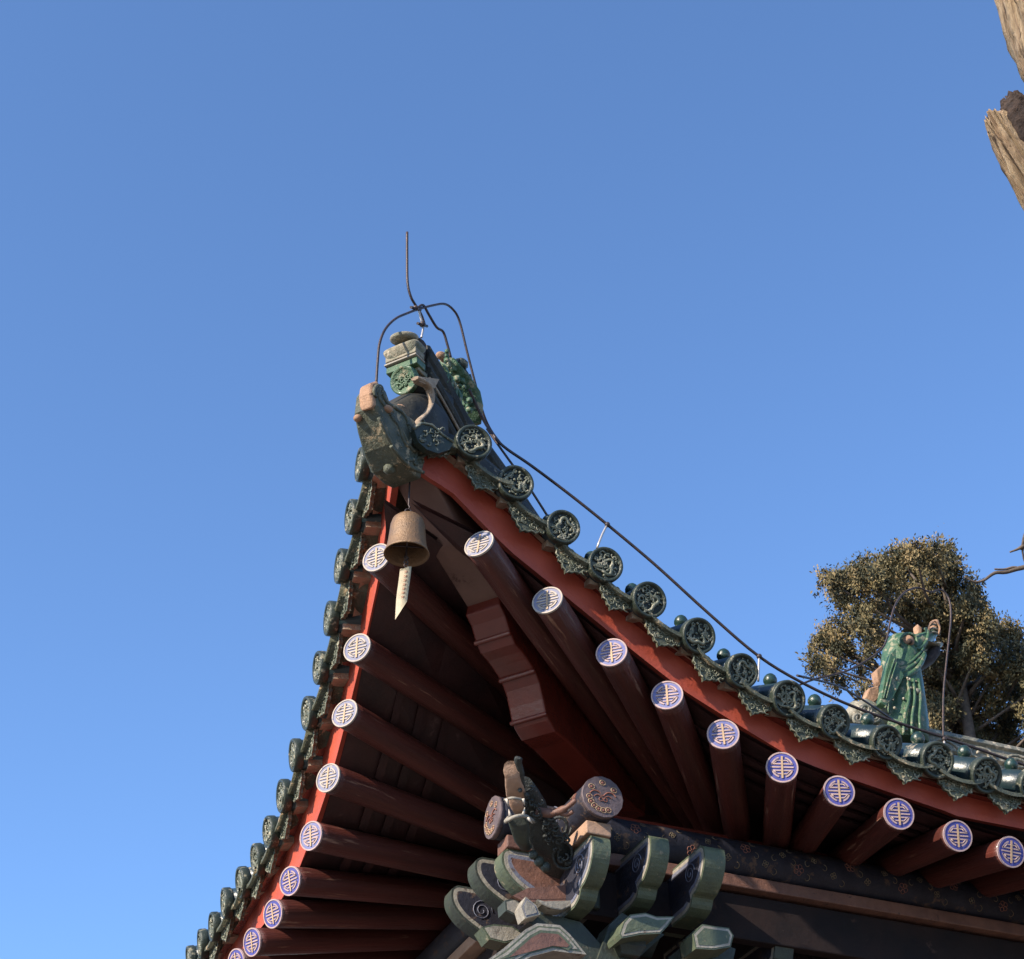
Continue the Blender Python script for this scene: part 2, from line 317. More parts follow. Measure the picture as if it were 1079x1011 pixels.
def slope(s): return .10+.42*min(1,max(0,s)/2.2)
def place(me,name,mw,parent):
    ob=bpy.data.objects.new(name,me); col.objects.link(ob); ob.parent=parent; ob.matrix_local=mw; return ob
def side_tiles(tiles, inward, along, side):
    """inward = unit horizontal vector into the building, along = unit vector away from the corner"""
    n=len(tiles)
    for i,P in enumerate(tiles):
        s=P.dot(along); k=slope(s)*(1 if side==0 else .45)+rnd.uniform(-.04,.04)
        ax=(inward+Z*k).normalized()
        lx=along.cross(Z)
        tw=rnd.uniform(-.06,.06)-(.07 if side else 0)
        ax=(ax+along*tw).normalized()
        zz=-ax; xx=(Z.cross(zz)).normalized(); yy=zz.cross(xx)
        L=max(.25,min(2.6,(s+.05)*1.0))
        # cover tile: half pipe from the disc up the slope, with joints
        mb=MB(); c0=P
        nseg=max(1,int(L/.30)); 
        for j in range(nseg):
            a=c0+ax*(j*L/nseg+.004)+Z*(.10*(j*L/nseg)**2*.35); b=c0+ax*((j+1)*L/nseg)+Z*(.10*((j+1)*L/nseg)**2*.35)
            r0=.070; r1=.066
            mb.tube([a,a+(b-a)*.9,b],[r0,r0,r1],20,0,cap=True)
        # mortar bedding under the pipe
        q=P+ax*.10-yy*.055
        mb.box(q+ax*.02,xx*.048,yy*.022,ax*.075,1)
        t_=mb.build('cover_tile',[M['glaze_blue'],M['mortar']],pav)
        d=place(faces[(i*3+(0 if side else 1))%4],'tile_end_disc',frame(P+ax*.0,xx,yy,zz)@Matrix.Rotation(rnd.uniform(-.9,.9),4,'Z')@Matrix.Scale(rnd.uniform(.97,1.04),4),t_)
        nc=place(capme,'nail_cap',frame(P+ax*.17+yy*.070,xx,-zz,yy)@Matrix.Rotation(rnd.uniform(0,3),4,'Z')@Matrix.Scale(.84,4),t_)
        # drip tile between this one and its corner-side neighbour
        if i==0:
            Q=P-along*.13+Z*.03; nb=P-along*.2+Z*.08
        else:
            nb=tiles[i-1]; Q=(P+nb)/2
        tg=(P-nb).normalized()*1.0
        sp=(P-nb).length
        zz2=(-inward-Z*.10+V((rnd.uniform(-.04,.04),rnd.uniform(-.04,.04),0))).normalized()
        xx2=(tg-zz2*tg.dot(zz2)).normalized()
        if side: xx2=xx2
        yy2=zz2.cross(xx2)
        if yy2.z<0: xx2=-xx2; yy2=-yy2
        # less tilted than the eave line
        xx3=(xx2*.75+(xx if xx.dot(xx2)>0 else -xx)*.25).normalized(); yy3=zz2.cross(xx3)
        mw=frame(Q+inward*.036-yy3*.026-(xx3*.010 if side==0 else V()),xx3,yy3,zz2)@Matrix.Diagonal((sp/.215,.98,1,1))
        dp=place(drips[(i*2+side)%3],'drip_tile',mw,pav)
        # pan tile trough behind the drip
        mb=MB(); vs=[]; K=8; Lp=max(.2,min(2.6,(s-.05)))
        for t in (0,.25,.5,1):
            for k2 in range(K+1):
                a=math.pi*(.15+.7*k2/K); cc=Q+ax*(Lp*t)+Z*(.035*(Lp*t)**2)
                vs.append(cc+xx3*(math.cos(a)*sp*.5)-yy3*(math.sin(a)*.05-.0))
        fs=[(r_*(K+1)+k2,r_*(K+1)+k2+1,(r_+1)*(K+1)+k2+1,(r_+1)*(K+1)+k2) for r_ in range(3) for k2 in range(K)]
        mb.add(vs,fs,0,True)
        vs2=[v-Z*.018 for v in vs]; mb.add(vs2,fs,0,True)
        mb.add(vs[:K+1]+vs2[:K+1],[(k2,k2+1,K+2+k2,K+1+k2) for k2 in range(K)],0)
        mb.build('pan_tile',M['oldstone'],pav)
XA=V((1,0,0)); YA=V((0,1,0))
side_tiles(tilesR,YA,XA,0)
side_tiles(tilesL,XA,YA,1)

zbt=[onfront(x,y,.13) for x,y in ((460,509),(474,516),(505,548),(538,581),(574,610),(640,664),(721,728),(839,801),(1000,856))]
zbt=[(p.x,p.z) for p in zbt]
def zbot_(side,s):
    if s>zbt[-1][0]: z=zbt[-1][1]-.01
    elif s<zbt[0][0]: z=zbt[0][1]+(zbt[0][0]-s)*.3
    else: z=interp(zbt,s)
    if side: z+=(interp(rtL,s)-interp(rtR,s))*(1 if s>.5 else .6)
    return z
# -------- fascia boards: swept section following each eave
def fascia(side,tab,rt):
    mb=MB(); N=70; smax=3.95 if side==0 else 4.6; s0=-.10
    rows=[]
    for i in range(N+1):
        s=s0+(smax-s0)*i/N
        zt=interp(tab,s)-.045; zb=zbot_(side,s); zt=max(zt,zb+.02)
        o=oo(s)
        sec=[(.118-o,zt),(.130-o,zb+.03),(.127-o,zb+.028),(.131-o,zb),(.160-o,zb+.004),(.160-o,zt)]
        rows.append([V((s,y,z)) if side==0 else V((y,s,z)) for y,z in sec])
    vs=[p for r_ in rows for p in r_]; n=6
    fs=[(i*n+k,i*n+(k+1)%n,(i+1)*n+(k+1)%n,(i+1)*n+k) for i in range(N) for k in range(n)]
    mb.add(vs,fs,0); mb.add(vs[:n],[tuple(range(n))]); mb.add(vs[-n:],[tuple(range(n))])
    mb.build('fascia_board',M['fascia'],pav)
fascia(0,tabR,rtR); fascia(1,tabL,rtL)
# thin red laths closing the tile bed above the boards
def lath(side,tab):
    mb=MB(); N=60; smax=3.9 if side==0 else 4.6; vs=[]
    for i in range(N+1):
        s=-.10+(smax+.10)*i/N; zt=interp(tab,s)-.028; o=oo(s)
        for y,z in ((.085-o,zt),(.085-o,zt-.03),(.17-o,zt-.03),(.17-o,zt)): vs.append(V((s,y,z)) if side==0 else V((y,s,z)))
    n=4; mb.add(vs,[(i*n+k,i*n+(k+1)%n,(i+1)*n+(k+1)%n,(i+1)*n+k) for i in range(N) for k in range(n)],0)
    mb.build('eave_lath',M['beam'],pav)
lath(0,tabR); lath(1,tabL)

# -------- rafters with painted ends
def disc_mesh(mats):
    mb=MB(); r=.0655
    n=40
    def ring(r0,r1,z,m):
        vs=[V((r_*math.cos(2*math.pi*k/n),r_*math.sin(2*math.pi*k/n),z)) for r_ in (r0,r1) for k in range(n)]
        mb.add(vs,[(k,(k+1)%n,n+(k+1)%n,n+k) for k in range(n)],m)
    vs=[V((r*math.cos(2*math.pi*k/n),r*math.sin(2*math.pi*k/n),.002)) for k in range(n)]
    mb.add(vs,[tuple(range(n))],0)
    mb.lathe([(r,.002),(r,-.004)],(0,0,0),(0,0,1),n,1)
    ring(r*.905,r*1.0,.0045,1)
    def bar(x0,x1,y0,y1,m,z=.0045): mb.box(((x0+x1)/2*r,(y0+y1)/2*r,z),(abs(x1-x0)/2*r,0,0),(0,abs(y1-y0)/2*r,0),(0,0,.0009),m)
    for sx in (-1,1):
        bar(sx*.07,sx*.71,-.045,.045,1)
        for sy in (-1,1):
            bar(sx*.07,sx*.66,sy*.17,sy*.26,1)
            bar(sx*.07,sx*.30,sy*.40,sy*.475,1)
            vs=[];K=10
            for j in range(K+1):
                a=R(17+55*j/K)
                for q in (.70,.60): vs.append(V((sx*q*r*math.cos(a),sy*q*r*math.sin(a),.0054)))
            mb.add(vs,[(2*j,2*j+1,2*j+3,2*j+2) for j in range(K)],1)
            # short diagonal joining bar and arc
            mb.tube([V((sx*.30*r,sy*.44*r,.0046)),V((sx*.50*r,sy*.24*r,.0046))],.0022,4,1)
    bar(-.06,.06,-.72,.72,2,.0058)
    ob=mb.build('rafter_end',mats); me=ob.data; bpy.data.objects.remove(ob); return me
dm=[disc_mesh([M['bluedisc'],M['pink'],M['gold']]),disc_mesh([M['bluedisc_mid'],M['pink'],M['gold']]),disc_mesh([M['bluedisc_old'],M['palepaint'],M['gold']])]
def rafters(outs,inns,side):
    for i,(a,b) in enumerate(zip(outs,inns)):
        d=(b-a).normalized(); end=a+(b-a)*((1.6 if i<2 else 1.85) if side else (1.9 if i<2 else 2.3))
        zz=-d; xx=Z.cross(zz).normalized(); yy=zz.cross(xx); Lr=(end-a).length
        mb=MB(); bend=rnd.uniform(-.004,.004); th_=rnd.uniform(0,6)
        Fl=frame(a,xx,yy,zz)@Matrix.Rotation(th_,4,'Z')
        cut=(zz+(V((0,-.26,-.06)) if side else V((0,-.10,-.06)))).normalized() if i>0 else zz
        cx_=Z.cross(cut).normalized(); cy_=cut.cross(cx_); R3=Fl.to_3x3().inverted()
        mb.loft([(V((0,0,0)),R3@cx_*.0635,R3@cy_*.0635)]+[(V((bend*math.sin(t*3.1),0,-Lr*t)),R3@xx*q_,R3@yy*q_) for t,q_ in ((.03,.0635),(.15,.0635),(.35,.063),(.6,.063),(1,.063))],32,0)
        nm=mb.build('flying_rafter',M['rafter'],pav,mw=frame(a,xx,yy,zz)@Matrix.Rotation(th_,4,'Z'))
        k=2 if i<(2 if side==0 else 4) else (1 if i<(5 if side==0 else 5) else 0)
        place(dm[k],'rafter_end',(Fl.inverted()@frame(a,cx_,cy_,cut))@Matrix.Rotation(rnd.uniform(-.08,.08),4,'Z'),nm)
rafters(rafR,innR,0); rafters(rafL,innL,1)
# soffit boards above the rafters
def soffit(outs,inns,side):
    mb=MB(); rows=[]
    for i,(a,b) in enumerate(zip(outs,inns)):
        dd=b-a; a2=a+dd*.06
        rows.append([a2+Z*.072, a+dd*.5+Z*.075, b+Z*.075, a+dd*1.9+Z*.09])
    c0=V((-.02,-.10,rows[0][0].z+.06)) if side==0 else V((-.10,.0,rows[0][0].z+.06))
    rows=[[c0, V((.42,.32,5.66)), V((.95,.72,5.45)), V((1.7,1.3,5.4))]]+rows
    vs=[p for r_ in rows for p in r_]; n=4
    fs=[(i*n+k,i*n+k+1,(i+1)*n+k+1,(i+1)*n+k) for i in range(len(rows)-1) for k in range(n-1)]
    mb.add(vs,fs,0)
    vs2=[v+Z*.02 for v in vs]; mb.add(vs2,fs,0)
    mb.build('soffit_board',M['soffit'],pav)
    # short cross boards (visible dark battens between rafters)
    for i in range(1,len(outs)-1):
        if i>9: break
        a,b=outs[i],inns[i]; a2,b2=outs[i+1],inns[i+1]
        for t in (.30,.44,.60):
            p=a+(b-a)*t+Z*.062; q=a2+(b2-a2)*t+Z*.062
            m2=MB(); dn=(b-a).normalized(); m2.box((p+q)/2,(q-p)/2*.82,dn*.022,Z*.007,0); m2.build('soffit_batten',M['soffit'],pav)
soffit(rafR,innR,0); soffit(rafL,innL,1)

# -------- roof sheet under the tiles (both slopes) so no light leaks through
def sheet(side,tab):
    mb=MB(); rows=[]; ss=[.05,.3,.6,.9,1.2,1.6,2.0,2.6,3.2,3.9,4.6]
    for s in ss:
        row=[]
        for t in (0,.2,.45,.7,1):
            L=min(s,2.4)*t; z=interp(tab,s)-.065+slope(s)*.98*L+.035*L*L
            o=oo(s)-.08
            row.append(V((s,L-o*(1-t),z)) if side==0 else V((L-o*(1-t),s,z)))
        rows.append(row)
    vs=[p for r_ in rows for p in r_]; n=5
    fs=[(i*n+k,i*n+k+1,(i+1)*n+k+1,(i+1)*n+k) for i in range(len(rows)-1) for k in range(n-1)]
    mb.add(vs,fs,0); mb.build('roof_bed',M['mortar'],pav)
sheet(0,tabR); sheet(1,tabL)

# -------- hip: local frame along the corner diagonal
HD=V((.795,.606,0)).normalized(); HN=V((HD.y,-HD.x,0))      # HN points to the camera side
def hp(px,py,off=0):    # point of a pixel on the hip plane shifted by off towards the right side
    return pp(px,py,HN*off,HN)
def hs(s,z,off=0): return HD*s+Z*z+HN*off
# hip ridge body with mouldings
hipk=[hp(x,y,.055) for x,y in ((452,361),(464,381),(479,408),(494,438),(510,458),(526,480),(545,507),(567,541))]
hipk=[(p.dot(HD),p.z) for p in hipk]
def hiptop(s):
    if s<hipk[0][0]: return hipk[0][1]-.7*(hipk[0][0]-s)
    if s>hipk[-1][0]: return hipk[-1][1]-.05*min(1,s-hipk[-1][0])+.22*max(0,s-1.9)
    return interp(hipk,s)
mb=MB(); rows=[]
prof=[(.0,.004),(.035,.0),(.058,-.014),(.066,-.04),(.060,-.075),(.050,-.09),(.050,-.13),(.070,-.145),(.076,-.165),(.070,-.185),(.052,-.20),(.052,-.25),(.075,-.265),(.082,-.29),(.075,-.31),(.062,-.325),(.070,-.56)]
full=prof+[(-a,b) for a,b in prof[::-1][:-1]]
ssr=[.03+i*.08 for i in range(34)]
for s in ssr:
    rows.append([hs(s,hiptop(s)+b,a) for a,b in full])
n=len(full); vs=[p for r_ in rows for p in r_]
mb.add(vs,[(i*n+k,i*n+(k+1)%n,(i+1)*n+(k+1)%n,(i+1)*n+k) for i in range(len(rows)-1) for k in range(n)],0)
mb.add(vs[:n],[tuple(range(n))],0); mb.add(vs[-n:],[tuple(range(n))],0)
hr=mb.build('hip_ridge',M['hipglz'],pav,bevel=.004)
for dz_,rr_ in ((-.20,.007),(-.255,.006),(-.335,.010)):
    mb=MB(); mb.tube([hs(s_,hiptop(s_)+dz_,.060) for s_ in ssr[:16]],rr_,6); mb.build('mortar_line',M['mortar'],hr)
# ridge end pieces
mb=MB()
c=hp(430,371); ez=(Z+HD*-.25).normalized(); ey=HN; ex=-ez.cross(HN)
def slab(c,wu,wv,h,m=0,tilt=0,n=18,pw=.6):
    A=HD*wu; B=HN*wv
    T=-HD*tilt
    mb.loft([(c-Z*h+T*(-h),A*.9,B*.9),(c-Z*h*.6,A,B),(c+Z*h*.6,A,B),(c+Z*h,A*.93,B*.93)],n,m,pw)
# lower lip, dark plug painted as the hollow's shade and the tilted round slab above it
c1=hp(432,379)
c1=c1-HD*.045; mb.loft([(c1-Z*.030,HD*.030,HN*.070),(c1-Z*.008,HD*.042,HN*.082),(c1+Z*.010,HD*.052,HN*.090),(c1+Z*.026+HD*.01,HD*.048,HN*.084)],24,0,.42)
c2=hp(433,368)
mb.loft([(c2-Z*.05+HD*.0,HD*.06,HN*.060),(c2+Z*.03+HD*.01,HD*.05,HN*.060)],16,1,.8)
top=hp(426,357)
mb.lathe([(0,.010),(.056,.010),(.063,.004),(.062,-.008),(.05,-.018),(0,-.018)],top,(-.16,-.24,.95),24,0)
mb.build('ridge_end_cap',[M['lipstone'],M['rot_shade']],pav,bevel=.004)
mb=MB()
mb.box(hp(432,384)-HD*.040,HD*.035,HN*.078,Z*.016,0)
mb.box(hp(432,389.5)-HD*.042,HD*.037,HN*.082,Z*.005,1)
mb.box(hp(433,395)-HD*.040,HD*.034,HN*.079,Z*.018,2)
mb.box(hp(436,402.5)-HD*.034,HD*.034,HN*.070,Z*.012,0)
mb.build('ridge_moulding',[M['lipstone'],M['white_p'],M['greenglz']],pav,bevel=.004)
# corner cover tile with green disc
c=hp(433,408)-HD*.05
axd=(HD+Z*.25).normalized()
mb=MB(); mb.tube([c+axd*.005,c+axd*.30],.062,20,0); t_=mb.build('cover_tile',M['hipglz'],pav)
mb=MB(); Rr=.066
mb.lathe([(0,.006),(Rr*.8,.006),(Rr*.88,.013),(Rr,.01),(Rr,-.012)],(0,0,0),(0,0,1),32,0)
curls(mb,Rr*.8,77,.0035,.009,0,16)
zz=(-HD-Z*.35).normalized(); xx=Z.cross(zz).normalized(); yy=zz.cross(xx)
mb.build('tile_end_disc',M['greenglz'],t_,mw=frame(c,xx,yy,zz))
# pale plaster ribbon curling round the corner pan tile + flange
mb=MB()
rib=curve_pts([hp(*q,.10) for q in ((437,399),(447,404),(453,412),(454,424),(448,436),(440,444),(437,452))],5)
mb.tube(rib,[.020]*len(rib),8,0,flat=.45)
mb.prism([hp(*q,.08) for q in ((433,399),(457,402),(452,412),(444,408),(436,405))],HN*.03,0)
mb.build('plaster_edge',M['mortar'],pav,bevel=.002)
mb=MB(); mb.loft([(hs(-.19,5.99),HN*.07,Z*.06),(hs(-.10,6.02),HN*.10,Z*.15),(hs(.0,6.10),HN*.10,Z*.14),(hs(.12,6.08),HN*.11,Z*.16)],16,0,.7)  # mass added to keep sun off the fascia tip and darken the recess
mb.build('corner_shadow_mass',M['hipglz'],pav)
# corner drip tile flanks (dark, carved) between the beast and the first disc
for k,pts in enumerate(([(436,452),(444,446),(455,448),(466,458),(478,466),(474,474),(462,478),(450,474),(441,466)],)):
    mb=MB(); P0=V((.08,-.17,6)); nn=V((.25,-1,0)).normalized()
    loop=[pp(x,y,P0,nn) for x,y in pts]; mb.prism(loop,-nn*.03,0)
    q=random.Random(9)
    for i in range(12):
        cx,cy=q.uniform(445,470),q.uniform(452,472); rr=q.uniform(2,4.5); a0=q.uniform(0,6)
        mb.tube([pp(cx+rr*(1-.6*j/8)*math.cos(a0+4*j/8),cy+rr*(1-.6*j/8)*math.sin(a0+4*j/8),P0+nn*.003,nn) for j in range(9)],.0035,5,1)
    mb.tube([pp(x,y,P0+nn*.002,nn) for x,y in pts[:5]],.006,6,1)
    mb.build('drip_tile',[M['glaze'],M['relief']],pav)
# body filling beneath hip between tiles and beam
mb=MB()
mb.loft([(hs(.02,5.98),HN*.07,Z*.14),(hs(.25,6.0),HN*.14,Z*.16),(hs(.5,5.95),HN*.2,Z*.18),(hs(.9,5.8),HN*.25,Z*.18)],16,0,.7)
mb.build('corner_bedding',M['hipglz'],pav)

# -------- hip beam (upper, plain underside) and lower scroll beam
W2=.082
mb=MB()
u0=hp(444,514); u1=hp(513,640)
up0=[hs(-.03,u0.z),hs(.15,u0.z),hs(.45,(u0.z+u1.z)/2-.0),hs(u1.dot(HD),u1.z),hs(1.5,u1.z-.1)]
S0=u0.dot(HD)
bot=[hs(S0-.06,u0.z),hs(u1.dot(HD)*.5,(u0.z*.45+u1.z*.55)),hs(u1.dot(HD),u1.z),hs(1.6,u1.z-.05)]
loop=bot+[hs(1.6,5.85),hs(.5,5.95),hs(S0-.06,5.93)]
mb.prism([p+HN*W2 for p in loop],-HN*2*W2,0)
mb.build('hip_beam',M['plain_beam'],pav,bevel=.006)
sc_px=[(508,643),(514,655),(519,672),(524,684),(531,692),(537,700),(545,712),(550,725),(554,742),(557,757),(560,764),(567,776),(580,786),(605,812),(628,836)]
sp=[hp(*q) for q in sc_px]
P2=[hs(p.dot(HD),p.z) for p in sp]
steps=[]
def scroll(P):
    # concave scoops between the arrises of the stepped nose
    return P
loop=P2+[hs(1.9,P2[-1].z),hs(1.9,5.5),hs(P2[0].dot(HD)+.02,P2[0].z+.10)]
mb=MB(); mb.prism([p+HN*(W2+.004) for p in loop],-HN*2*(W2+.004),0)
for j in (2,6,9):
    p=P2[j]; mb.box(p-Z*.004,HD*.012,HN*(W2+.010),Z*.010,0)
mb.build('scroll_beam',M['beam'],pav,bevel=.009)

# -------- beast head sheathing the hip beam tip
mb=MB(); T=.085
prof_px=[(396,403),(392,412),(394,428),(401,446),(411,468),(422,488),(436,501),(443,505),(447,488),(442,460),(435,443),(425,436),(415,432),(408,424),(403,410)]
loop=[hp(*q,T) for q in prof_px]
cen=sum(loop,V())/len(loop)
# three layers give a rounded flank
def lay(k,off): return [cen+(p-cen)*k+HN*off for p in loop]
ztop=max(p.z for p in loop); zbot=min(p.z for p in loop)
def wid(p): return .060+.075*(ztop-p.z)/(ztop-zbot)
secs=[lay(.90,.012),lay(1,0),[p-HN*wid(p) for p in loop],[cen+(p-cen)*.9-HN*(wid(p)+.01) for p in loop]]
n=len(loop); vs=[p for s_ in secs for p in s_]
mb.add(vs,[(i*n+k,i*n+(k+1)%n,(i+1)*n+(k+1)%n,(i+1)*n+k) for i in range(3) for k in range(n)],0)
mb.add(vs[:n],[tuple(range(n))]); mb.add(vs[-n:],[tuple(range(n))])
th=mb.build('beast_head',[M['oldstone']],pav,bevel=.008)
mb=MB()                                             # snout tip
tp=[hp(x,y,T) for x,y in ((397,402),(391,404),(390,414),(392,429),(397,430),(401,421),(402,409))]
ct=sum(tp,V())/7; tp=[ct+(p-ct)*1.06 for p in tp]
ss_=[[ct+(p-ct)*.8+HN*.006 for p in tp],[p-HN*.004 for p in tp],[ct+(p-ct)*.95-HN*.050 for p in tp],[ct+(p-ct)*.6-HN*.064 for p in tp]]
mb.add([p for q_ in ss_ for p in q_],[(i_*7+k,i_*7+(k+1)%7,(i_+1)*7+(k+1)%7,(i_+1)*7+k) for i_ in range(3) for k in range(7)]+[tuple(range(7)),tuple(range(21,28))],0)
mb.build('snout',M['tan'],th,bevel=.01)
mb=MB(); mb.tube([hp(399+5.5*(1-j/26)*math.cos(j*.5+2),412+7*(1-j/26)*math.sin(j*.5+2),T+.010) for j in range(22)],.008,6,0); mb.build('snout_curl',M['oldstone'],th)
mb=MB(); mb.ball(hp(377,441,.0),.018,.02,.014); mb.build('whisker_stub',M['tan'],th)
mb=MB(); mb.ball(hp(408,431,.10),.024,.018,.016); mb.build('whisker_stub',M['tan'],th)
mb=MB()                                             # carved flank lines
for pts in ([(402,412),(407,424),(417,430),(426,438),(431,450),(433,464),(429,470),(424,462),(419,448),(411,438)],
            [(428,446),(436,456),(439,474),(436,490)],[(399,440),(407,458),(418,476),(431,490)],
            [(407,432),(418,444),(427,462),(434,474),(441,474),(446,462)],
            [(400,408),(399,418),(405,428),(414,434)],
            [(425,486),(438,484),(450,478)],[(412,470),(420,480),(432,492),(446,498)],[(444,440),(451,458),(453,480)]):
    c_=curve_pts([hp(x,y,T+.012) for x,y in pts],4); mb.tube(c_,.0085,6,0)
q=random.Random(4)
for i in range(26):
    x,y=q.uniform(412,448),q.uniform(440,498)
    if (x-412)*1.25<(y-452)*.55: continue
    mb.ball(hp(x,y,T+.010),q.uniform(.005,.012),n=6)
# scales and stud on the front plate
for i in range(5):
    for j in range(3):
        f=.2+.16*i; a=loop[2].lerp(loop[6],f); 
        mb.tube([a-HN*(.02+.03*j)+HN*.014,a-HN*(.02+.03*j)-HD*.010-Z*.012,a-HN*(.02+.03*j)-HN*.014],.004,5,0)
mb.ball(loop[5].lerp(loop[6],.1)-HN*.06,.026,n=10)
mb.build('carved_relief',M['oldstone'],th)
# eyebrow lump above
mb=MB(); mb.ball(hp(421,431,.05),.032,.026,.014); mb.build('brow',M['tan'],th)

# -------- purlins, boards, brackets
PXY=.70; PZ=4.655
mb=MB()
r=.088
def octo(c,a,b,r_): return [c+a*r_*math.cos(R(22.5+45*k))+b*r_*math.sin(R(22.5+45*k)) for k in range(8)]
def purlin(c0,d,L,side,Lp,seed,n_):
    m=MB()
    m.tube([c0,c0+d*.03,c0+d*L],[r,r,r],16,0,cap=True)
    def on(tt,p2,e=.0005): return c0+d*tt+(side*math.cos(p2)+Z*math.sin(p2))*(r+e)
    q=random.Random(seed); t=.09; k_=0
    while t<Lp:
        ph0=-.05+.32*(-1)**k_; big=k_%3==0; R_=.024 if big else .015
        for pet in range(5 if big else 4):
            a=pet*6.28/(5 if big else 4)+k_
            m.tube([on(t+(R_*.6+R_*.42*math.cos(u*.8))*math.cos(a)-R_*.42*math.sin(u*.8)*math.sin(a),ph0+((R_*.6+R_*.42*math.cos(u*.8))*math.sin(a)+R_*.42*math.sin(u*.8)*math.cos(a))/r) for u in range(9)],.0014,4,1 if big else 2)
        for sg in (-1,1):
            if q.random()<.25: continue
            m.tube([on(t+.045+.018*(1-.6*u/8)*math.cos(u*.55*sg+1.6),ph0+sg*.35+.018*(1-.6*u/8)*math.sin(u*.55*sg+1.6)/r) for u in range(9)],.0014,4,2)
        t+=.085+q.uniform(-.01,.01); k_+=1
    for t in (.26,.30):
        m.tube([c0+d*t+(side*math.cos(a*.3)+Z*math.sin(a*.3))*(r+.0005) for a in range(22)],.003,4,3)
    return m.build('purlin',[M['blue_dk'],M['orange'],M['dullgold'],M['blue_lt']],pav)
eR=pl(634,841,0,.99); eL=pl(521,862,1,.70)
zR=eR.z; zL=eL.z
pR=purlin(V((.99,eR.y,zR)),YA,3.6,-XA,.34,5,34); pL=purlin(V((eL.x,.70,zL)),XA,3.6,-YA,3.3,6,230)
def motif(parent,c,zz,seed,rad,dens=16,mats=('orange','gold')):
    xx=Z.cross(zz).normalized(); yy=zz.cross(xx); mb=MB()
    q=random.Random(seed)
    # bat-like central flourish and border curls
    for sx in (-1,1):
        mb.tube(curve_pts([V((0,.0,.002)),V((sx*.018,.018,.002)),V((sx*.042,.020,.002)),V((sx*.058,.006,.002))],5),.0028,4,0)
        mb.tube(curve_pts([V((sx*.006,-.004,.002)),V((sx*.024,.004,.002)),V((sx*.04,-.004,.002))],5),.0024,4,0)
        mb.tube([V((sx*.010+.008*math.cos(a*.5),-.014+.008*math.sin(a*.5),.002)) for a in range(13)],.0020,4,0)
    for i in range(9):
        a=math.pi*(1.05+.9*i/8) if i<6 else math.pi*(.2+.3*(i-6)); cx,cy=rad*.72*math.cos(a),rad*.72*math.sin(a)
        mb.tube([V((cx+.013*math.cos(t*.55),cy+.011*math.sin(t*.55),.002)) for t in range(12)],.0016,4,1)
        mb.ball(V((cx,cy,.001)),.0075,.0065,.002,0,n=8)
    return mb.build('painted_motif',[M[mats[0]],M[mats[1]]],parent,mw=frame(c,xx,yy,zz))
M['purple']=mat('mauve_grey_paint',(.115,.082,.085),.65,(.070,.052,.058),16,.4,50,wear=(.16,.11,.08),wscale=26,wth=.62)
for P_,c_,d_ in ((pR,V((.99,eR.y,zR)),-YA),(pL,V((eL.x,.70,zL)),-XA)):
    mb=MB(); mb.tube([c_-d_*.01,c_+d_*.012],.090,16,0); mb.build('purlin_end',M['purple'],P_)
    motif(P_,c_+d_*.0125,d_,3,.085)
# boards beneath the purlins
def board(c0,d,L,w,h,m,name,zc,b=.005):
    mb=MB(); s_=Z.cross(d); mb.box(c0+d*L/2+Z*(zc),d*(L/2),s_*w,Z*h,0); return mb.build(name,m,pav,bevel=b)
board(V((.99,eR.y+.035,zR)),YA,3.5,.055,.028,M['wood_lt'],'purlin_pad',-.088-.030)
board(V((eL.x+.035,.70,zL)),XA,3.5,.055,.028,M['brown_p'],'purlin_pad',-.088-.030)
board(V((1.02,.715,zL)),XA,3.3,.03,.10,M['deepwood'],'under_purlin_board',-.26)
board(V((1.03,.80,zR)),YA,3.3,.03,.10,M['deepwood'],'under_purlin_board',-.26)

PN={'g':M['green_p'],'d':M['green_d'],'w':M['white_p'],'b':M['blue_lt'],'k':M['blue_dk'],'o':M['brown_p']}
def inset(loop,d,nrm):
    """polygon inset by d (planar loop)"""
    n=len(loop); out=[]
    cen_=sum(loop,V())/n
    for i in range(n):
        a,b,c_=loop[i-1],loop[i],loop[(i+1)%n]
        e1=(b-a).normalized(); e2=(c_-b).normalized()
        n1=nrm.cross(e1); n2=nrm.cross(e2)
        if n1.dot(cen_-b)+n2.dot(cen_-b)<0: n1,n2=-n1,-n2
        k=(n1+n2); 
        if k.length<1e-4: out.append(b.copy()); continue
        k.normalize(); out.append(b+k*(d/max(.45,k.dot(n1))))
    return out
def arm(name,loop,nrm,th,bands,edge,parent=None,spiral=None,ins=.016):
    """loop: planar outline, nrm: unit normal of the seen side; bands: materials from rim inwards"""
    mats=[PN[edge]]+[PN[b] for b in bands]
    mb=MB(); mb.prism(loop,-nrm*th,0)
    cur=loop; off=.0
    for i,b in enumerate(bands):
        nx=inset(cur,ins*(.6 if b=='w' else 1),nrm)
        for sgn in (0,1):
            base=(nrm*(.0015*(i+1)) if sgn==0 else -nrm*(th+.0015*(i+1)))
            mb.prism([p+base for p in nx],(-nrm if sgn==0 else nrm)*.0012,i+1)
        cur=nx
    ob=mb.build(name,mats,parent or pav)
    if spiral:
        c_,rr,ms=spiral; m2=MB(); ux=Z.cross(nrm).normalized()
        m2.tube([c_+nrm*.005+(ux*math.cos(j*.45)+Z*math.sin(j*.45))*rr*(1-j/34) for j in range(30)],.0022,5,0)
        m2.build('painted_spiral',PN[ms],ob)
    return ob
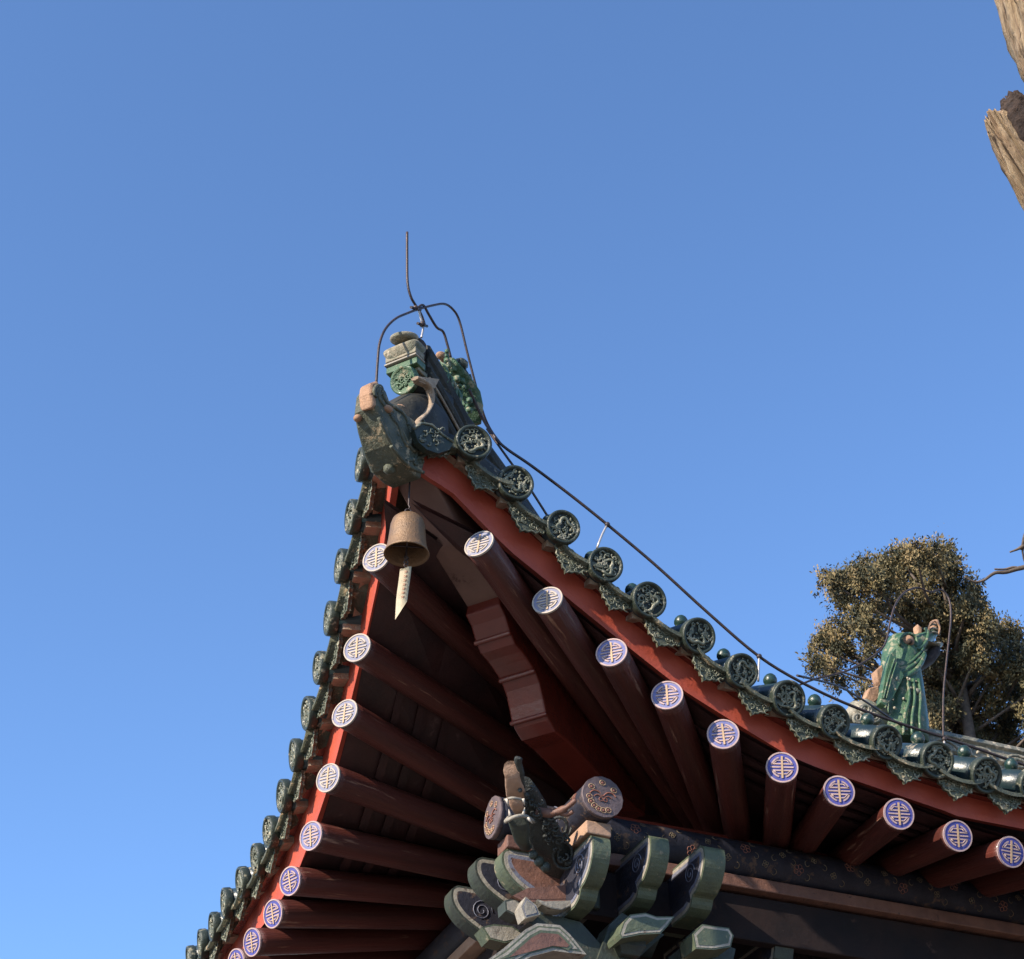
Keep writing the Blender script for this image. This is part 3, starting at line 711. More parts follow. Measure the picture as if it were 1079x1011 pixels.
# arms projecting to the front (seen from their -x flank and their curved green nose)
def smooth_nose(P):
    c_=[(a.x,a.z) for a in curve_pts([V((x,0,z)) for x,z in P[1:-1]],3)]
    return [P[0]]+c_+[P[-1]]
def nose_profile(yo,zt,L=.42,h=.22):
    """(y,z) outline: flat top, rounded outward nose, bottom drawn back"""
    return smooth_nose([(yo+L,zt),(yo+.03,zt),(yo+.004,zt-.018),(yo,zt-.06),(yo+.012,zt-.10),(yo+.045,zt-.145),(yo+.09,zt-.175),(yo+.125,zt-.185),(yo+.15,zt-h),(yo+.20,zt-h-.018),(yo+L,zt-h-.02)])
for px,py,w_ in ((634,879,.075),(695,879,.082),(752.5,890,.095)):
    P=pl(px,py,1,.33 if px<650 else .36); x0=P.x-w_/2
    loop=[V((x0,y,z)) for y,z in nose_profile(P.y,P.z)]
    arm('bracket_arm',loop,-XA,w_,'wbk',edge='g',spiral=(V((x0,P.y+.13,P.z-.085)),.045,'b'))
def nose_left(px,py,yy,w_,bands,L=.42,edge='g',h=.20,spiral=True):
    P=pl(px,py,1,yy); 
    pr=[(P.x+L,P.z),(P.x+.03,P.z),(P.x+.004,P.z-.018),(P.x,P.z-.06),(P.x+.015,P.z-.10),(P.x+.055,P.z-.145),(P.x+.11,P.z-.18),(P.x+.15,P.z-h),(P.x+L,P.z-h-.0)]
    loop=[V((x,yy,z)) for x,z in smooth_nose(pr)]
    return arm('bracket_arm',loop,-YA,w_,bands,edge,spiral=((V((P.x+.14,yy,P.z-.10)),.05,'b') if spiral else None))
nose_left(529,893,.66,.085,'wbo',spiral=False,L=.34)
nose_left(501,902,.93,.09,'wk',edge='d')
nose_left(476,932,1.20,.09,'wk',edge='d')
# second tier and lower beaks, each a thick carved board on its own plane
def carved(name,px,yy,th,bands,edge,ins=.012,ax=1,nrm=None):
    loop=[pl(x,y,ax,yy) for x,y in px]; nrm=nrm or (-YA if ax==1 else -XA)
    return arm(name,loop,nrm,th,bands,edge,ins=ins)
carved('bracket_arm',[(540,944),(556,936),(607,932),(610,945),(604,950),(566,951),(552,950)],.60,.08,'o','o')
carved('bracket_arm',[(566,948),(574,950),(605,949),(601,955),(592,959),(580,957),(571,953)],.555,.06,'w','w',.005)
carved('bracket_block',[(549,955),(554,945),(565,954),(569,964),(553,968)],.55,.07,'bw','w',.006)
carved('bracket_arm',[(532,949),(545,946),(553,958),(558,968),(545,966),(533,960)],.62,.08,'w','d')
carved('bracket_arm',[(508,977),(520,974),(540,976),(552,984),(548,990),(532,994),(516,990)],.80,.09,'w','g')
carved('lower_beak',[(505,1018),(530,1000),(553,980),(566,973),(590,975),(600,984),(618,1006),(598,1004),(583,1002),(560,1008),(540,1020)],.50,.10,'gwgo','w',.011)
carved('lower_beak',[(653,984),(657,972),(664,964),(680,962),(692,966),(711,966),(702,978),(696,984),(675,985),(655,989)],.46,.12,'wg','g',.010)
carved('lower_beak',[(730,984),(740,974),(752,976),(768,978),(773,986),(770,998),(752,1001),(733,1000)],.46,.12,'wg','g',.010)
carved('bracket_arm',[(556,972),(566,964),(590,966),(612,972),(640,1003),(632,1030),(560,1030),(590,990)],.62,.10,'d','d')
carved('bracket_arm',[(642,975),(655,962),(700,985),(672,1010),(645,1028),(630,1010)],.60,.10,'d','d')
carved('bracket_arm',[(716,1000),(735,985),(775,1000),(770,1025),(715,1025)],.60,.10,'d','d')
# centre block where arms cross
mb=MB(); mb.box((1.02,.76,zL-.22),(.10,0,0),(0,.10,0),(0,0,.12)); mb.build('corner_block',M['green_d'],pav,bevel=.01)
for cx,cy,yy,wd in ((660,1000,.60,.06),):
    c_=pl(cx,cy,1,yy); mb=MB()
    mb.add([c_+V((a*wd,b*wd,.03)) for a,b in ((-1,-1),(1,-1),(1,1),(-1,1))]+[c_+V((a*wd,b*wd,-.005)) for a,b in ((-1,-1),(1,-1),(1,1),(-1,1))]+[c_+V((a*wd*.65,b*wd*.65,-.04)) for a,b in ((-1,-1),(1,-1),(1,1),(-1,1))],
        [(0,1,2,3),(8,9,10,11)]+[(i_*4+k_,i_*4+(k_+1)%4,(i_+1)*4+(k_+1)%4,(i_+1)*4+k_) for i_ in (0,1) for k_ in range(4)],0)
    mb.build('bracket_block',M['green_d'],pav,bevel=.004)
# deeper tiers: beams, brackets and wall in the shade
for i,x0 in enumerate((1.32,1.62,1.95,2.35,2.8,3.3,3.8)):
    loop=[V((x0,1.1,4.42)),V((x0,.72,4.42)),V((x0,.69,4.38)),V((x0,.72,4.31)),V((x0,.80,4.26)),V((x0,1.1,4.25))]
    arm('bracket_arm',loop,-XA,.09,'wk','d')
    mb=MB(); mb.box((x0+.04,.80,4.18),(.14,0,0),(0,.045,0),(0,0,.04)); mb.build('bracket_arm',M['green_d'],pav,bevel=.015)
for i,y0 in enumerate((1.5,1.85,2.3,2.8,3.3,3.8)):
    loop=[V((1.35,y0,4.42)),V((.98,y0,4.42)),V((.95,y0,4.38)),V((.98,y0,4.31)),V((1.06,y0,4.26)),V((1.35,y0,4.25))]
    arm('bracket_arm',loop,-YA,.09,'wk','d')
# carved openwork panel behind (scrolls)
mb=MB(); q=random.Random(8)
for i in range(60):
    x,z=q.uniform(1.5,4.0),q.uniform(4.30,4.52); rr=q.uniform(.03,.06); a0=q.uniform(0,6); sg=q.choice((-1,1))
    mb.tube([V((x+rr*(1-.7*j/10)*math.cos(a0+sg*5*j/10),.80,z+rr*(1-.7*j/10)*math.sin(a0+sg*5*j/10))) for j in range(11)],.006,5,0)
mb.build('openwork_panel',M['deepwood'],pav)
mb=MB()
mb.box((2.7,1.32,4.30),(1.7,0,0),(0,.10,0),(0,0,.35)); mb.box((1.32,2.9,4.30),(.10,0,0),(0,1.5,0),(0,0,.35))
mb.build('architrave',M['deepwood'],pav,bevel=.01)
mb=MB()
mb.box((2.9,1.75,2.7),(1.6,0,0),(0,.06,0),(0,0,2.69)); mb.box((1.75,3.1,2.7),(.06,0,0),(0,1.3,0),(0,0,2.69))
mb.build('wall',M['wall'],pav)
mb=MB(); mb.tube([V((1.35,1.35,0)),V((1.35,1.35,4.0))],.16,24); mb.tube([V((4.2,1.35,0)),V((4.2,1.35,4.0))],.16,24); mb.tube([V((1.35,4.2,0)),V((1.35,4.2,4.0))],.16,24)
mb.build('column',M['wall'],pav)
# inner ceiling closing the space above purlins
mb=MB(); mb.box((2.9,2.9,5.42),(1.9,0,0),(0,1.9,0),(0,0,.03)); mb.build('ceiling',M['soffit'],pav)
# red frieze boards above each purlin, between the rafters
mb=MB(); mb.box((2.75,.80,4.80),(1.55,0,0),(0,.02,0),(0,0,.07)); mb.box((1.08,2.9,4.80),(.02,0,0),(0,1.5,0),(0,0,.07)); mb.build('frieze_board',M['beam'],pav)

# -------- carved dragon head under the corner
def dp(px,py,d): 
    r_=ray(px,py); P0=V((.80,.47,4.75)); nn=FW
    return pp(px,py,P0-FW*d,FW)
dragon=MB()
def sect(px,py,d,rx,ry): return (dp(px,py,d),RT*rx,UP*ry)
# neck
dragon.loft([sect(600,938,-.10,.085,.07),sect(590,915,-.03,.085,.07),sect(580,893,.04,.075,.065),sect(568,872,.10,.062,.055),sect(560,855,.13,.05,.05)],14,0)
# skull
dragon.loft([sect(566,868,.08,.052,.045),sect(562,850,.12,.055,.05),sect(556,836,.17,.046,.04),sect(552,826,.20,.035,.03)],14,0)
ob_d=dragon.build('dragon_head',[M['slate_green']],pav)
mb=MB() # upper snout (tan, upright)
mb.loft([sect(544,838,.20,.040,.022),sect(542,828,.23,.037,.022),sect(540,818,.25,.030,.022),sect(539,812,.26,.033,.024),sect(538.5,807,.26,.026,.020)],14,0,.75)
mb.build('snout',M['wood_lt'],ob_d,bevel=.002)
mb=MB() # tongue / inner mouth + lower jaw
mb.loft([sect(548,856,.17,.026,.02),sect(545,849,.20,.030,.018),sect(543,842,.21,.026,.014)],12,0)
mb.build('tongue',M['wood_lt'],ob_d)
mb=MB()
jaw=curve_pts([dp(536,862,.20),dp(533,866,.23),dp(541,861.5,.26),dp(553,860,.24),dp(562,866,.18)],4); mb.tube(jaw,.008,8,0)
mb.tube(curve_pts([dp(532,843,.22),dp(540,841,.26),dp(550,843,.24)],4),.006,6,0)
mb.build('lip',M['white_p'],ob_d)
mb=MB()
mb.loft([sect(546,866,.20,.040,.016),sect(548,874,.19,.038,.02),sect(549,884,.16,.030,.02),sect(553,892,.12,.022,.02)],12,0)
for q_,rr in (((556,892),.018),((562,901),.02),((568,908),.022),((575,914),.022)): mb.ball(dp(*q_,.10),rr,n=10)
mb.build('lower_jaw',M['green_d'],ob_d)
for a_,b_ in (((534,842),(536,850)),((551,842),(553,849)),((538,861),(536,853)),((551,860),(553,851)),((556,862),(561,868))):
    mb=MB(); mb.tube([dp(*a_,.24),dp((a_[0]+b_[0])/2,(a_[1]+b_[1])/2,.245),dp(*b_,.235)],[.008,.005,.001],7); mb.build('tooth',M['ivory'],ob_d)
mb=MB()
mb.tube(curve_pts([dp(550,830,.22),dp(549,815,.25),dp(546,803,.27),dp(547,798,.28)],4),[.012]*4+[.014]*4+[.016]*4+[.008],8,0,flat=.6)
mb.build('ear',M['slate_green'],ob_d)
mb=MB()
mb.tube(curve_pts([dp(566,855,.14),dp(580,857,.16),dp(594,853,.18),dp(607,843,.20)],5),[.020]*6+[.016]*5+[.010]*4+[.006],8,0)
mb.tube(curve_pts([dp(588,856,.17),dp(598,858,.18),dp(604,855,.19)],4),[.012]*5+[.009]*4,8,0)
mb.build('horn',M['brown_p'],ob_d)
mb=MB(); q=random.Random(12)
for i in range(46):
    x=q.uniform(553,600); y=830+ (x-553)*1.5+q.uniform(-12,26)
    if y>935: continue
    rr=q.uniform(2,5.5); a0=q.uniform(0,6); sg=q.choice((-1,1)); dd=.14-(y-850)*.0022+.05
    mb.tube([dp(x+rr*(1-.6*j/8)*math.cos(a0+sg*4*j/8),y+rr*(1-.6*j/8)*math.sin(a0+sg*4*j/8),dd) for j in range(9)],.0055,5,0)
mb.ball(dp(555,838,.22),.012,n=8); mb.ball(dp(548,833,.235),.010,n=8)
mb.build('mane',M['slate_green'],ob_d)
# big side scroll leaf of the neck
mb=MB()
for cx,cy,rr in ((590,872,12),(594,900,14),(572,880,10)):
    mb.tube([dp(cx+rr*(1-j/40)*math.cos(j*.42),cy+rr*1.25*(1-j/40)*math.sin(j*.42),.06) for j in range(26)],.007,6,0)
mb.build('neck_scroll',M['slate_green'],ob_d)

# -------- upper ridge along the back of the roof (its end under the dragon statue)
mb=MB(); y0=2.0; zt=6.425
x0=3.50; secs=[(.0,0),(.05,-.005),(.06,-.035),(.04,-.05),(.04,-.085),(.07,-.10),(.07,-.14),(.045,-.155),(.045,-.21),(.08,-.225),(.08,-.27),(.10,-.30),(.12,-.42)]
fullp=secs+[(-a,b) for a,b in secs[::-1][:-1]]
vs=[V((x,y0-a,zt+b)) for x in (x0,4.2,6.2) for a,b in fullp]; n=len(fullp)
mb.add(vs,[(i*n+k,i*n+(k+1)%n,(i+1)*n+(k+1)%n,(i+1)*n+k) for i in range(2) for k in range(n)]); mb.add(vs[:n],[tuple(range(n))]); mb.add(vs[-n:],[tuple(range(n))])
mb.build('upper_ridge',M['lowglz'],pav,bevel=.004)
mb=MB()
for i in range(9):
    x=3.95+i*.26; mb.tube([V((x+.1*math.cos(j*.5)*(1-j/26),1.93,6.30+.05*math.sin(j*.5)*(1-j/26))) for j in range(20)],.010,6)
mb.build('ridge_scrollwork',M['lowglz'],pav)
# left small end of that ridge with broken moulding (pale)
mb=MB(); mb.loft([(pl(888,757,1,2.0),YA*.03,Z*.03),(pl(898,752,1,2.0),YA*.06,Z*.06),(pl(912,750,1,2.0),YA*.07,Z*.08),(pl(930,762,1,2.0),YA*.08,Z*.10)],10,0)
mb.build('ridge_scroll_end',M['lowglz'],pav)

# ------------------------------------------------------------------ dragon statue on the ridge
st=bpy.data.objects.new('ridge_dragon_statue',None); col.objects.link(st); sb=V((3.75,2.0,6.40)); st.location=sb
tag(st,'green glazed dragon head statue rearing up on the roof ridge in front of the tree','statue')
def q2(px,py,dy=0): return pl(px,py,1,2.0+dy)-sb
def sec2(px,py,wx,wy,dy=0,ang=0):
    A=(XA*math.cos(ang)+Z*math.sin(ang))*wx; return (q2(px,py,dy),A,YA*wy)
mb=MB()
mb.loft([sec2(950,788,.15,.15),sec2(950,765,.150,.15),sec2(949,745,.145,.14),sec2(949,725,.130,.13),sec2(949,710,.115,.12),sec2(948,696,.11,.11),sec2(948,684,.10,.10),sec2(949,674,.08,.08)],18,0,.85)
body=mb.build('body',M['greenglz'],st)
mb=MB() # upper head: from nape to curled nose
A=.75
mb.loft([sec2(938,716,.03,.09,0,2.3),sec2(944,704,.085,.11,0,2.3),sec2(950,694,.10,.115,0,2.3),sec2(957,686,.085,.105,0,2.2),sec2(965,680,.062,.09,0,2.1),sec2(973,675,.042,.075,0,2.0),sec2(981,670,.034,.06,0,2.0),sec2(986,665,.022,.045,0,2.0)],16,0,.9)
hd=mb.build('head',M['greenglz'],st)
mb=MB() # lower jaw, mouth-gap shadow painted into its dark colour
mb.loft([(q2(952,714),XA*.05+Z*.02,YA*.07),(q2(962,708),XA*.075+Z*.03,YA*.075),(q2(972,702),XA*.075+Z*.03,YA*.075),(q2(980,693),XA*.06+Z*.02,YA*.065),(q2(984,685),XA*.035,YA*.05)],14,0,.9)
mb.tube(curve_pts([q2(944,715,-.10),q2(955,713,-.12),q2(968,703,-.12),q2(974,690,-.10)],4),.016,7,1)
mb.build('lower_jaw',[M['rot_shade'],M['greenglz']],st)
mb=MB(); mb.loft([sec2(981,668,.035,.05,-.01),sec2(984,662,.036,.05,-.01),sec2(984,656,.024,.036,-.01)],12,0); mb.tube(curve_pts([q2(979,670,-.07),q2(979,660,-.08),q2(985,655,-.08),q2(990,661,-.08),q2(989,669,-.07)],4),.007,6,0)
mb.build('nose',M['tan'],hd)
for k in range(3):
    m2=MB(); m2.tube(curve_pts([q2(979,668-4*k,-.06),q2(984,666-4*k,-.075),q2(990,669-4*k,-.06)],4),.007,6); m2.build('nose_fold',M['lowglz'],hd)
mb=MB(); mb.loft([sec2(976,680,.03,.05,-.03),sec2(982,682,.045,.055,-.02),sec2(987,681,.035,.05,-.02)],10,0); mb.build('upper_lip',M['lowglz'],hd)
mb=MB(); mb.ball(q2(957,676,-.095),.038,n=12); ey_=mb.build('eye',M['tan'],hd)
mb=MB(); mb.ball(q2(958.5,676,-.125),.018,n=10); mb.build('pupil',M['rot_shade'],hd)
mb=MB()
ring=[q2(957+9.5*math.cos(a),676+8*math.sin(a),-.105) for a in [R(150+i*18) for i in range(15)]]
mb.tube(ring,.011,7,0)
mb.tube(curve_pts([q2(966,685,-.10),q2(975,678,-.095),q2(978,668,-.08),q2(975,662,-.07)],4),.011,6,0)
mb.tube(curve_pts([q2(945,712,-.10),q2(955,706,-.115),q2(967,697,-.11),q2(974,688,-.10)],4),.014,6,0)
mb.tube(curve_pts([q2(948,703,-.10),q2(958,699,-.115),q2(968,690,-.11),q2(973,683,-.10)],4),.009,6,0)
mb.build('brow_ridge',M['greenglz'],hd)
mb=MB()  # side fin / mane flowing down the left
fin=[(944,683),(938,690),(934,705),(931,722),(928,740),(933,744),(941,736),(947,724),(953,712),(945,700)]
mb.prism([q2(x,y,-.15) for x,y in fin],YA*.05,0)
for k in range(2): mb.tube(curve_pts([q2(943+2*k,694+4*k,-.155),q2(937+2.5*k,712+3*k,-.158),q2(931+3*k,736+0*k,-.155)],4),.006,5,0)
for k in range(3):
    m2=MB(); m2.tube(curve_pts([q2(956+6*k,716,-.13),q2(958+6*k,735,-.155),q2(953+8*k,756,-.16),q2(952+9*k,775,-.15)],4),.010,6,0); m2.build('breast_fold',M['greenglz'],st)
mb.build('mane',M['greenglz'],st,bevel=.004)
for pts,nm in (([(964,674),(968,664),(967,657),(972,662),(972,672)],'horn'),([(938,690),(939,680),(945,679),(944,688)],'ear'),([(925,718),(923,706),(930,700),(932,710),(929,722)],'fin'),([(912,735),(916,725),(926,722),(928,735),(920,742)],'fin')):
    mb=MB(); mb.prism([q2(x,y,-.03) for x,y in pts],YA*.06,0); mb.build(nm,M['tan'],st,bevel=.008)
mb=MB(); q=random.Random(3)
mb.loft([sec2(928,775,.05,.06),sec2(920,765,.07,.07),sec2(912,757,.075,.07),sec2(905,748,.06,.06),sec2(900,742,.03,.04)],12,0,.8)
for cx,cy,rr in ((912,748,6),(921,756,6),(904,757,6)):
    mb.tube([q2(cx+rr*(1-j/30)*math.cos(j*.5),cy+rr*(1-j/30)*math.sin(j*.5),-.08) for j in range(22)],.010,6,0)
mb.build('tail_scroll',M['lowglz'],st)
mb=MB(); mb.ball(q2(966,729,-.14),.022,n=8); 
for i in range(24): mb.ball(q2(q.uniform(934,970),q.uniform(712,775),-.138-.01*q.random()),q.uniform(.006,.013),n=6)
mb.build('studs',M['lowglz'],st)
# ------------------------------------------------------------------ small beast on the hip ridge
sb2=hp(483,415); bst=bpy.data.objects.new('ridge_beast_figure',None); col.objects.link(bst); bst.location=sb2
tag(bst,'small green glazed beast figure with tan head crouching on the hip ridge behind the corner','statue')
def q3(px,py,off=0): return hp(px,py,off)-sb2
mb=MB()
mb.loft([(q3(498,448),HN*.03,RT*.03),(q3(494,430),HN*.05,RT*.05),(q3(490,415),HN*.05,RT*.055),(q3(483,402),HN*.045,RT*.05),(q3(477,390),HN*.035,RT*.038),(q3(471,379),HN*.025,RT*.026)],14,0)
q=random.Random(2)
for i in range(40):
    x=q.uniform(470,497); y=378+(x-470)*1.9+q.uniform(-10,14); mb.ball(q3(x,y,q.uniform(-.04,.055)),q.uniform(.009,.02),n=6)
for k in range(4): mb.tube(curve_pts([q3(466+4*k,385+7*k,.05),q3(472+4*k,394+7*k,.06),q3(470+5*k,404+8*k,.055)],4),.009,6)
mb.build('body',M['greenglz'],bst)
mb=MB(); mb.ball(q3(464.5,375),.024,.022,.019,n=12); mb.ball(q3(468,378),.02,n=10); mb.build('head',M['tan'],bst)
mb=MB(); mb.ball(q3(486,384,.0),.035,.03,.03,n=10)
for k in range(5): mb.tube(curve_pts([q3(478+4*k,383+3*k),q3(484+3*k,380+6*k),q3(490+2*k,392+9*k)],4),.010,6)
mb.build('mane',M['glaze'],bst)

# ------------------------------------------------------------------ wind bell
bc=hp(433,547,.04)-HD*.02
bell=bpy.data.objects.new('wind_bell',None); col.objects.link(bell); bell.location=bc
tag(bell,'brown bronze wind bell with cream tag hanging below the roof corner','bell')
mb=MB(); 
prof=[(0,0),(.028,-.001),(.048,-.008),(.062,-.022),(.069,-.045),(.072,-.08),(.075,-.115),(.079,-.145),(.086,-.170),(.091,-.182),(.088,-.186),(.082,-.172),(.073,-.14),(.067,-.09),(.060,-.04),(.03,-.014),(0,-.012)]
mb.lathe([(a,b) for a,b in prof],(0,0,0),(.0,.0,1),40); bb=mb.build('bell_body',M['bronze'],bell)
mb=MB()
mb.tube([V((.014*math.cos(a*.45),0,.018+.018*math.sin(a*.45))) for a in range(15)],.0035,6)
top_=hp(434,517,.04)-bc
mb.tube([V((0,0,.036)),V((.006,0,.045)),V((0,0,.056)),V((0,0,top_.z+.03))],.0035,6)
mb.build('hook',M['iron'],bell)
mb=MB()
mb.tube([V((-.074,.02,-.145)),V((.074,-.02,-.145))],.004,5); mb.tube([V((-.02,-.074,-.145)),V((.02,.074,-.145))],.004,5)
mb.build('cross_bar',M['iron'],bell)
mb=MB(); mb.tube([V((0,0,-.145)),V((.002,0,-.205))],.002,5)
for zc in (-.20,-.222,-.236): mb.tube([V((.008*math.cos(a*.5),0,zc+.009*math.sin(a*.5))) for a in range(14)],.0022,5)
mb.build('chain',M['iron'],bell)
mb=MB(); K=14; vs=[]                                # curved tag
def tagp(u,t):
    x=(u-.5)*.042*(1-.05*t)-.012*math.sin(t*1.9)*t; return V((x*1,-.010*math.sin(3.2*(u-.2))+.02*t*(1-t),-.238-.195*t))
for j in range(K+1):
    t=j/K
    for u in (0,.33,.66,1):
        p=tagp(u,t)
        if j==K: p.z-=.0; 
        p.z-= (1-u)*.055*max(0,(t-.80)/.2) - u*0.03*max(0,(t-.8)/.2)
        if j==0: p.z-=(1-u)*.02
        vs.append(p)
fs=[(j*4+k,j*4+k+1,(j+1)*4+k+1,(j+1)*4+k) for j in range(K) for k in range(3)]
mb.add(vs,fs,0,True); mb.add([v+V((0,.0025,0)) for v in vs],fs,0,True)
tg_=mb.build('wind_tag',M['paper'],bell)
mb=MB(); q=random.Random(1)
for j in range(7):
    t=.14+.1*j
    for k in range(3):
        a=tagp(.34+.08*(k%2),t+.018*k); b=tagp(.66,t+.018*k); mb.tube([a+V((0,-.0015,0)),b+V((0,-.0015,0))],.0008,4)
    a=tagp(.5,t-.005); b=tagp(.5,t+.05); mb.tube([a+V((0,-.0015,0)),b+V((0,-.0015,0))],.0008,4)
mb.build('tag_lettering',M['redink'],tg_)

# ------------------------------------------------------------------ lightning conductor
lr=bpy.data.objects.new('lightning_conductor',None); col.objects.link(lr); lb=hp(443,352); lr.location=lb
tag(lr,'dark iron lightning rod looped over the roof corner with cable along the right eave','lightning rod')
def wire(name,pts,r_,m='iron',parent=lr,base=lb,k=5):
    mb=MB(); mb.tube([p-base for p in curve_pts(pts,k)],r_,7); return mb.build(name,M[m],parent)
H=lambda L,off=0:[hp(x,y,off) for x,y in L]
wire('rod',H([(429,245),(429,272),(429.5,298),(433,313),(438,322),(444,332),(448,344)]),.0062)
wire('wire_loop',H([(396.5,404),(398,380),(400,362),(406,347),(417,336),(430,330),(441,326),(456,322),(468,320.5),(477,326),(484,338),(492,370),(501,405),(509,435),(517,453),(528,468)]),.0058)
wire('wire_loop',H([(441,324),(446,322),(452,332),(460,345),(467,350),(471,362),(475,377)]),.0062)
wire('bracket_wire',H([(441,326),(444,338),(446,345),(444,356)]),.005,'galv')
mb=MB()
for x,y in ((438,325),(445,342)): mb.ball(hp(x,y)-lb,.016,.016,.013,n=8); mb.tube([hp(x-5,y-1)-lb,hp(x+5,y+2)-lb],.007,6)
mb.build('clamp',M['iron'],lr)
def E(px,py,y): return pl(px,py,1,y)
cab=[hp(494,410,.05),hp(505,434,.05),E(515,452,.25),E(530,470,.2),E(560,491,.15),E(600,521,.15),E(640,553,.15),E(690,595,.15),E(745,645,.15),E(800,692,.15),E(850,722,.15),E(900,745,.15),E(950,763,.15),E(1000,779,.15),E(1079,806,.15),E(1150,828,.15)]
wire('cable',cab,.0068)
wire('cable',[E(513,452,.24),E(535,483,.22),E(557,513,.2),E(577,544,.2)],.0055)
wire('cable',[E(840,712,.6),E(880,722,.9),E(905,735,1.2),E(950,765,1.5)],.006)
for a,b in (((640,553),(629,574)),((800,692),(799,714)),((995,779),(995,800))):
    wire('cable_support',[E(*a,.15),E((a[0]+b[0])/2,(a[1]+b[1])/2,.15),E(b[0],b[1]+4,.15)],.005,'galv',k=2)
    mb=MB(); mb.ball(E(*a,.15)-lb,.013,n=8); mb.build('clip',M['iron'],lr)
# statue loop is a wire of its own
wl=bpy.data.objects.new('statue_wire',None); col.objects.link(wl); wb=pl(995,785,1,1.85); wl.location=wb
tag(wl,'thin iron wire arched above the green dragon statue on the ridge','wire')
wire('wire',[pl(x,y,1,1.85) for x,y in ((838,724),(858,716),(890,708),(915,695),(932,680),(938,655),(944,636),(954,624),(967,619.5),(980,624),(992,622),(1000,632),(1002,650),(1000,672),(997,700),(994,735),(994,785))],.0062,'iron',wl,wb)

# ------------------------------------------------------------------ juniper behind the roof
def leafy_tree(name,label,D,clumps,trunk,seed,parent=None,dens=1.0):
    t=bpy.data.objects.new(name,None); col.objects.link(t)
    bx=CAM+ray(*trunk)*(D/ray(*trunk).dot(FW)); base=V((bx.x,bx.y,0)); t.location=base
    tag(t,label,'tree')
    q=random.Random(seed)
    def at(px,py,d): r_=ray(px,py); return CAM+r_*((D+d))-base
    px2m=D/FOC
    mb=MB(); top=at(trunk[0],trunk[1],0)
    pts=[V((0,0,0)),V((.05,.02,top.z*.3)),V((-.05,.05,top.z*.6)),top*1.0]
    mb.tube(curve_pts(pts,5),[.28*(1-.85*i/15) for i in range(16)],10)
    mb.build('trunk',M['twig'],t)
    mb=MB(); lf=MB()
    for (px,py,rp) in clumps:
        d0=q.uniform(-1,1)*.8; c_=at(px,py,d0)
        st_=at(trunk[0]+q.uniform(-4,4),min(py+60,1000),0)
        mid=(c_+st_)/2+V((q.uniform(-.2,.2),q.uniform(-.2,.2),q.uniform(-.3,.0)))
        mb.tube(curve_pts([st_,mid,c_],4),[.032,.03,.027,.024,.02,.017,.014,.011,.008],6)
        rm=rp*px2m
        nsub=int(27*dens*(rp/14)**2)+5
        for s_ in range(nsub):
            while True:
                o_=V((q.uniform(-1,1),q.uniform(-1,1),q.uniform(-1,1)))
                if .25<o_.length<1: break
            sc_=c_+o_*rm*1.03
            rs=q.uniform(.05,.10); mi=q.choices((0,1,2),(5,4,2))[0]
            up_=V((o_.x*.5+q.gauss(0,.3),o_.y*.5+q.gauss(0,.3),q.choice((-.9,.9,.6,-.5))+o_.z*.4)).normalized()
            for k in range(int(62*(rs/.08)**1.5)):
                p=sc_+up_*q.uniform(-1.5,1.5)*rs+V((q.gauss(0,.38),q.gauss(0,.38),q.gauss(0,.38)))*rs
                a=(up_*.9+V((q.gauss(0,.45),q.gauss(0,.45),q.gauss(0,.45)))).normalized()
                b=a.cross(o_.normalized()+V((q.gauss(0,.45),q.gauss(0,.45),q.gauss(0,.45)))).normalized()
                l=q.uniform(.022,.052); w_=l*q.uniform(.16,.30)
                lf.add([p,p+a*l*.5-b*w_,p+a*l,p+a*l*.5+b*w_],[(0,1,2,3)],mi if q.random()<.93 else q.choice((0,1,2)))
    mb.build('branches',M['twig'],t)
    me=bpy.data.meshes.new('crown'); me.from_pydata([tuple(a) for a in lf.v],[],lf.f)
    for k in ('leafA','leafB','leafC'): me.materials.append(M[k])
    me.polygons.foreach_set('material_index',lf.m)
    ob=bpy.data.objects.new('crown',me); col.objects.link(ob); ob.parent=t
cl=[(873,612,11),(884,620,13),(897,607,12),(910,600,10),(905,618,14),(890,635,9),(920,612,14),(931,600,12),(940,590,11),(950,592,14),(966,584,11),(968,598,14),(984,586,13),(1000,586,11),(1004,600,12),(990,604,14),
    (938,612,14),(950,622,16),(975,618,15),(1000,618,14),(1022,622,9),(1034,630,8),(1020,640,13),(905,650,12),(890,660,12),(870,672,12),(858,680,8),(880,682,13),(860,700,9),(876,705,12),(893,690,10),(915,660,14),(925,675,10),
    (930,640,14),(1000,645,16),(1020,660,16),(1040,655,12),(1045,672,14),(1030,685,16),(1005,680,16),(1060,665,10),(1072,672,9),(1066,690,14),(1050,705,16),(1025,710,16),(1000,710,15),(985,700,10),(1078,705,14),(1070,725,16),(1045,735,16),(1018,738,16),(995,742,13),(1080,740,16),(1065,760,16),(1035,762,16),(1005,766,14),(985,755,10),(915,690,7),(885,720,8),(912,735,10),(925,745,10),(905,708,7),
    (1095,690,16),(1100,720,20),(1100,755,22),(1120,740,24),(1130,700,18),(1060,790,22),(1095,795,24),(1020,790,20),(980,785,16),(950,640,13),(960,650,12),(975,640,12),(985,655,12),(978,722,12),(985,775,12),(940,740,10),(1140,780,26),(962,672,13),(975,688,13),(960,700,13),(985,715,13),(970,735,13),(1000,725,14),(1012,695,14),(1015,750,14),(1025,775,14),(960,755,12),(1000,790,14),(1050,780,14)]
leafy_tree('juniper_tree','olive brown juniper tree rising behind the roof ridge at right',19.0,cl,(1010,700),4)

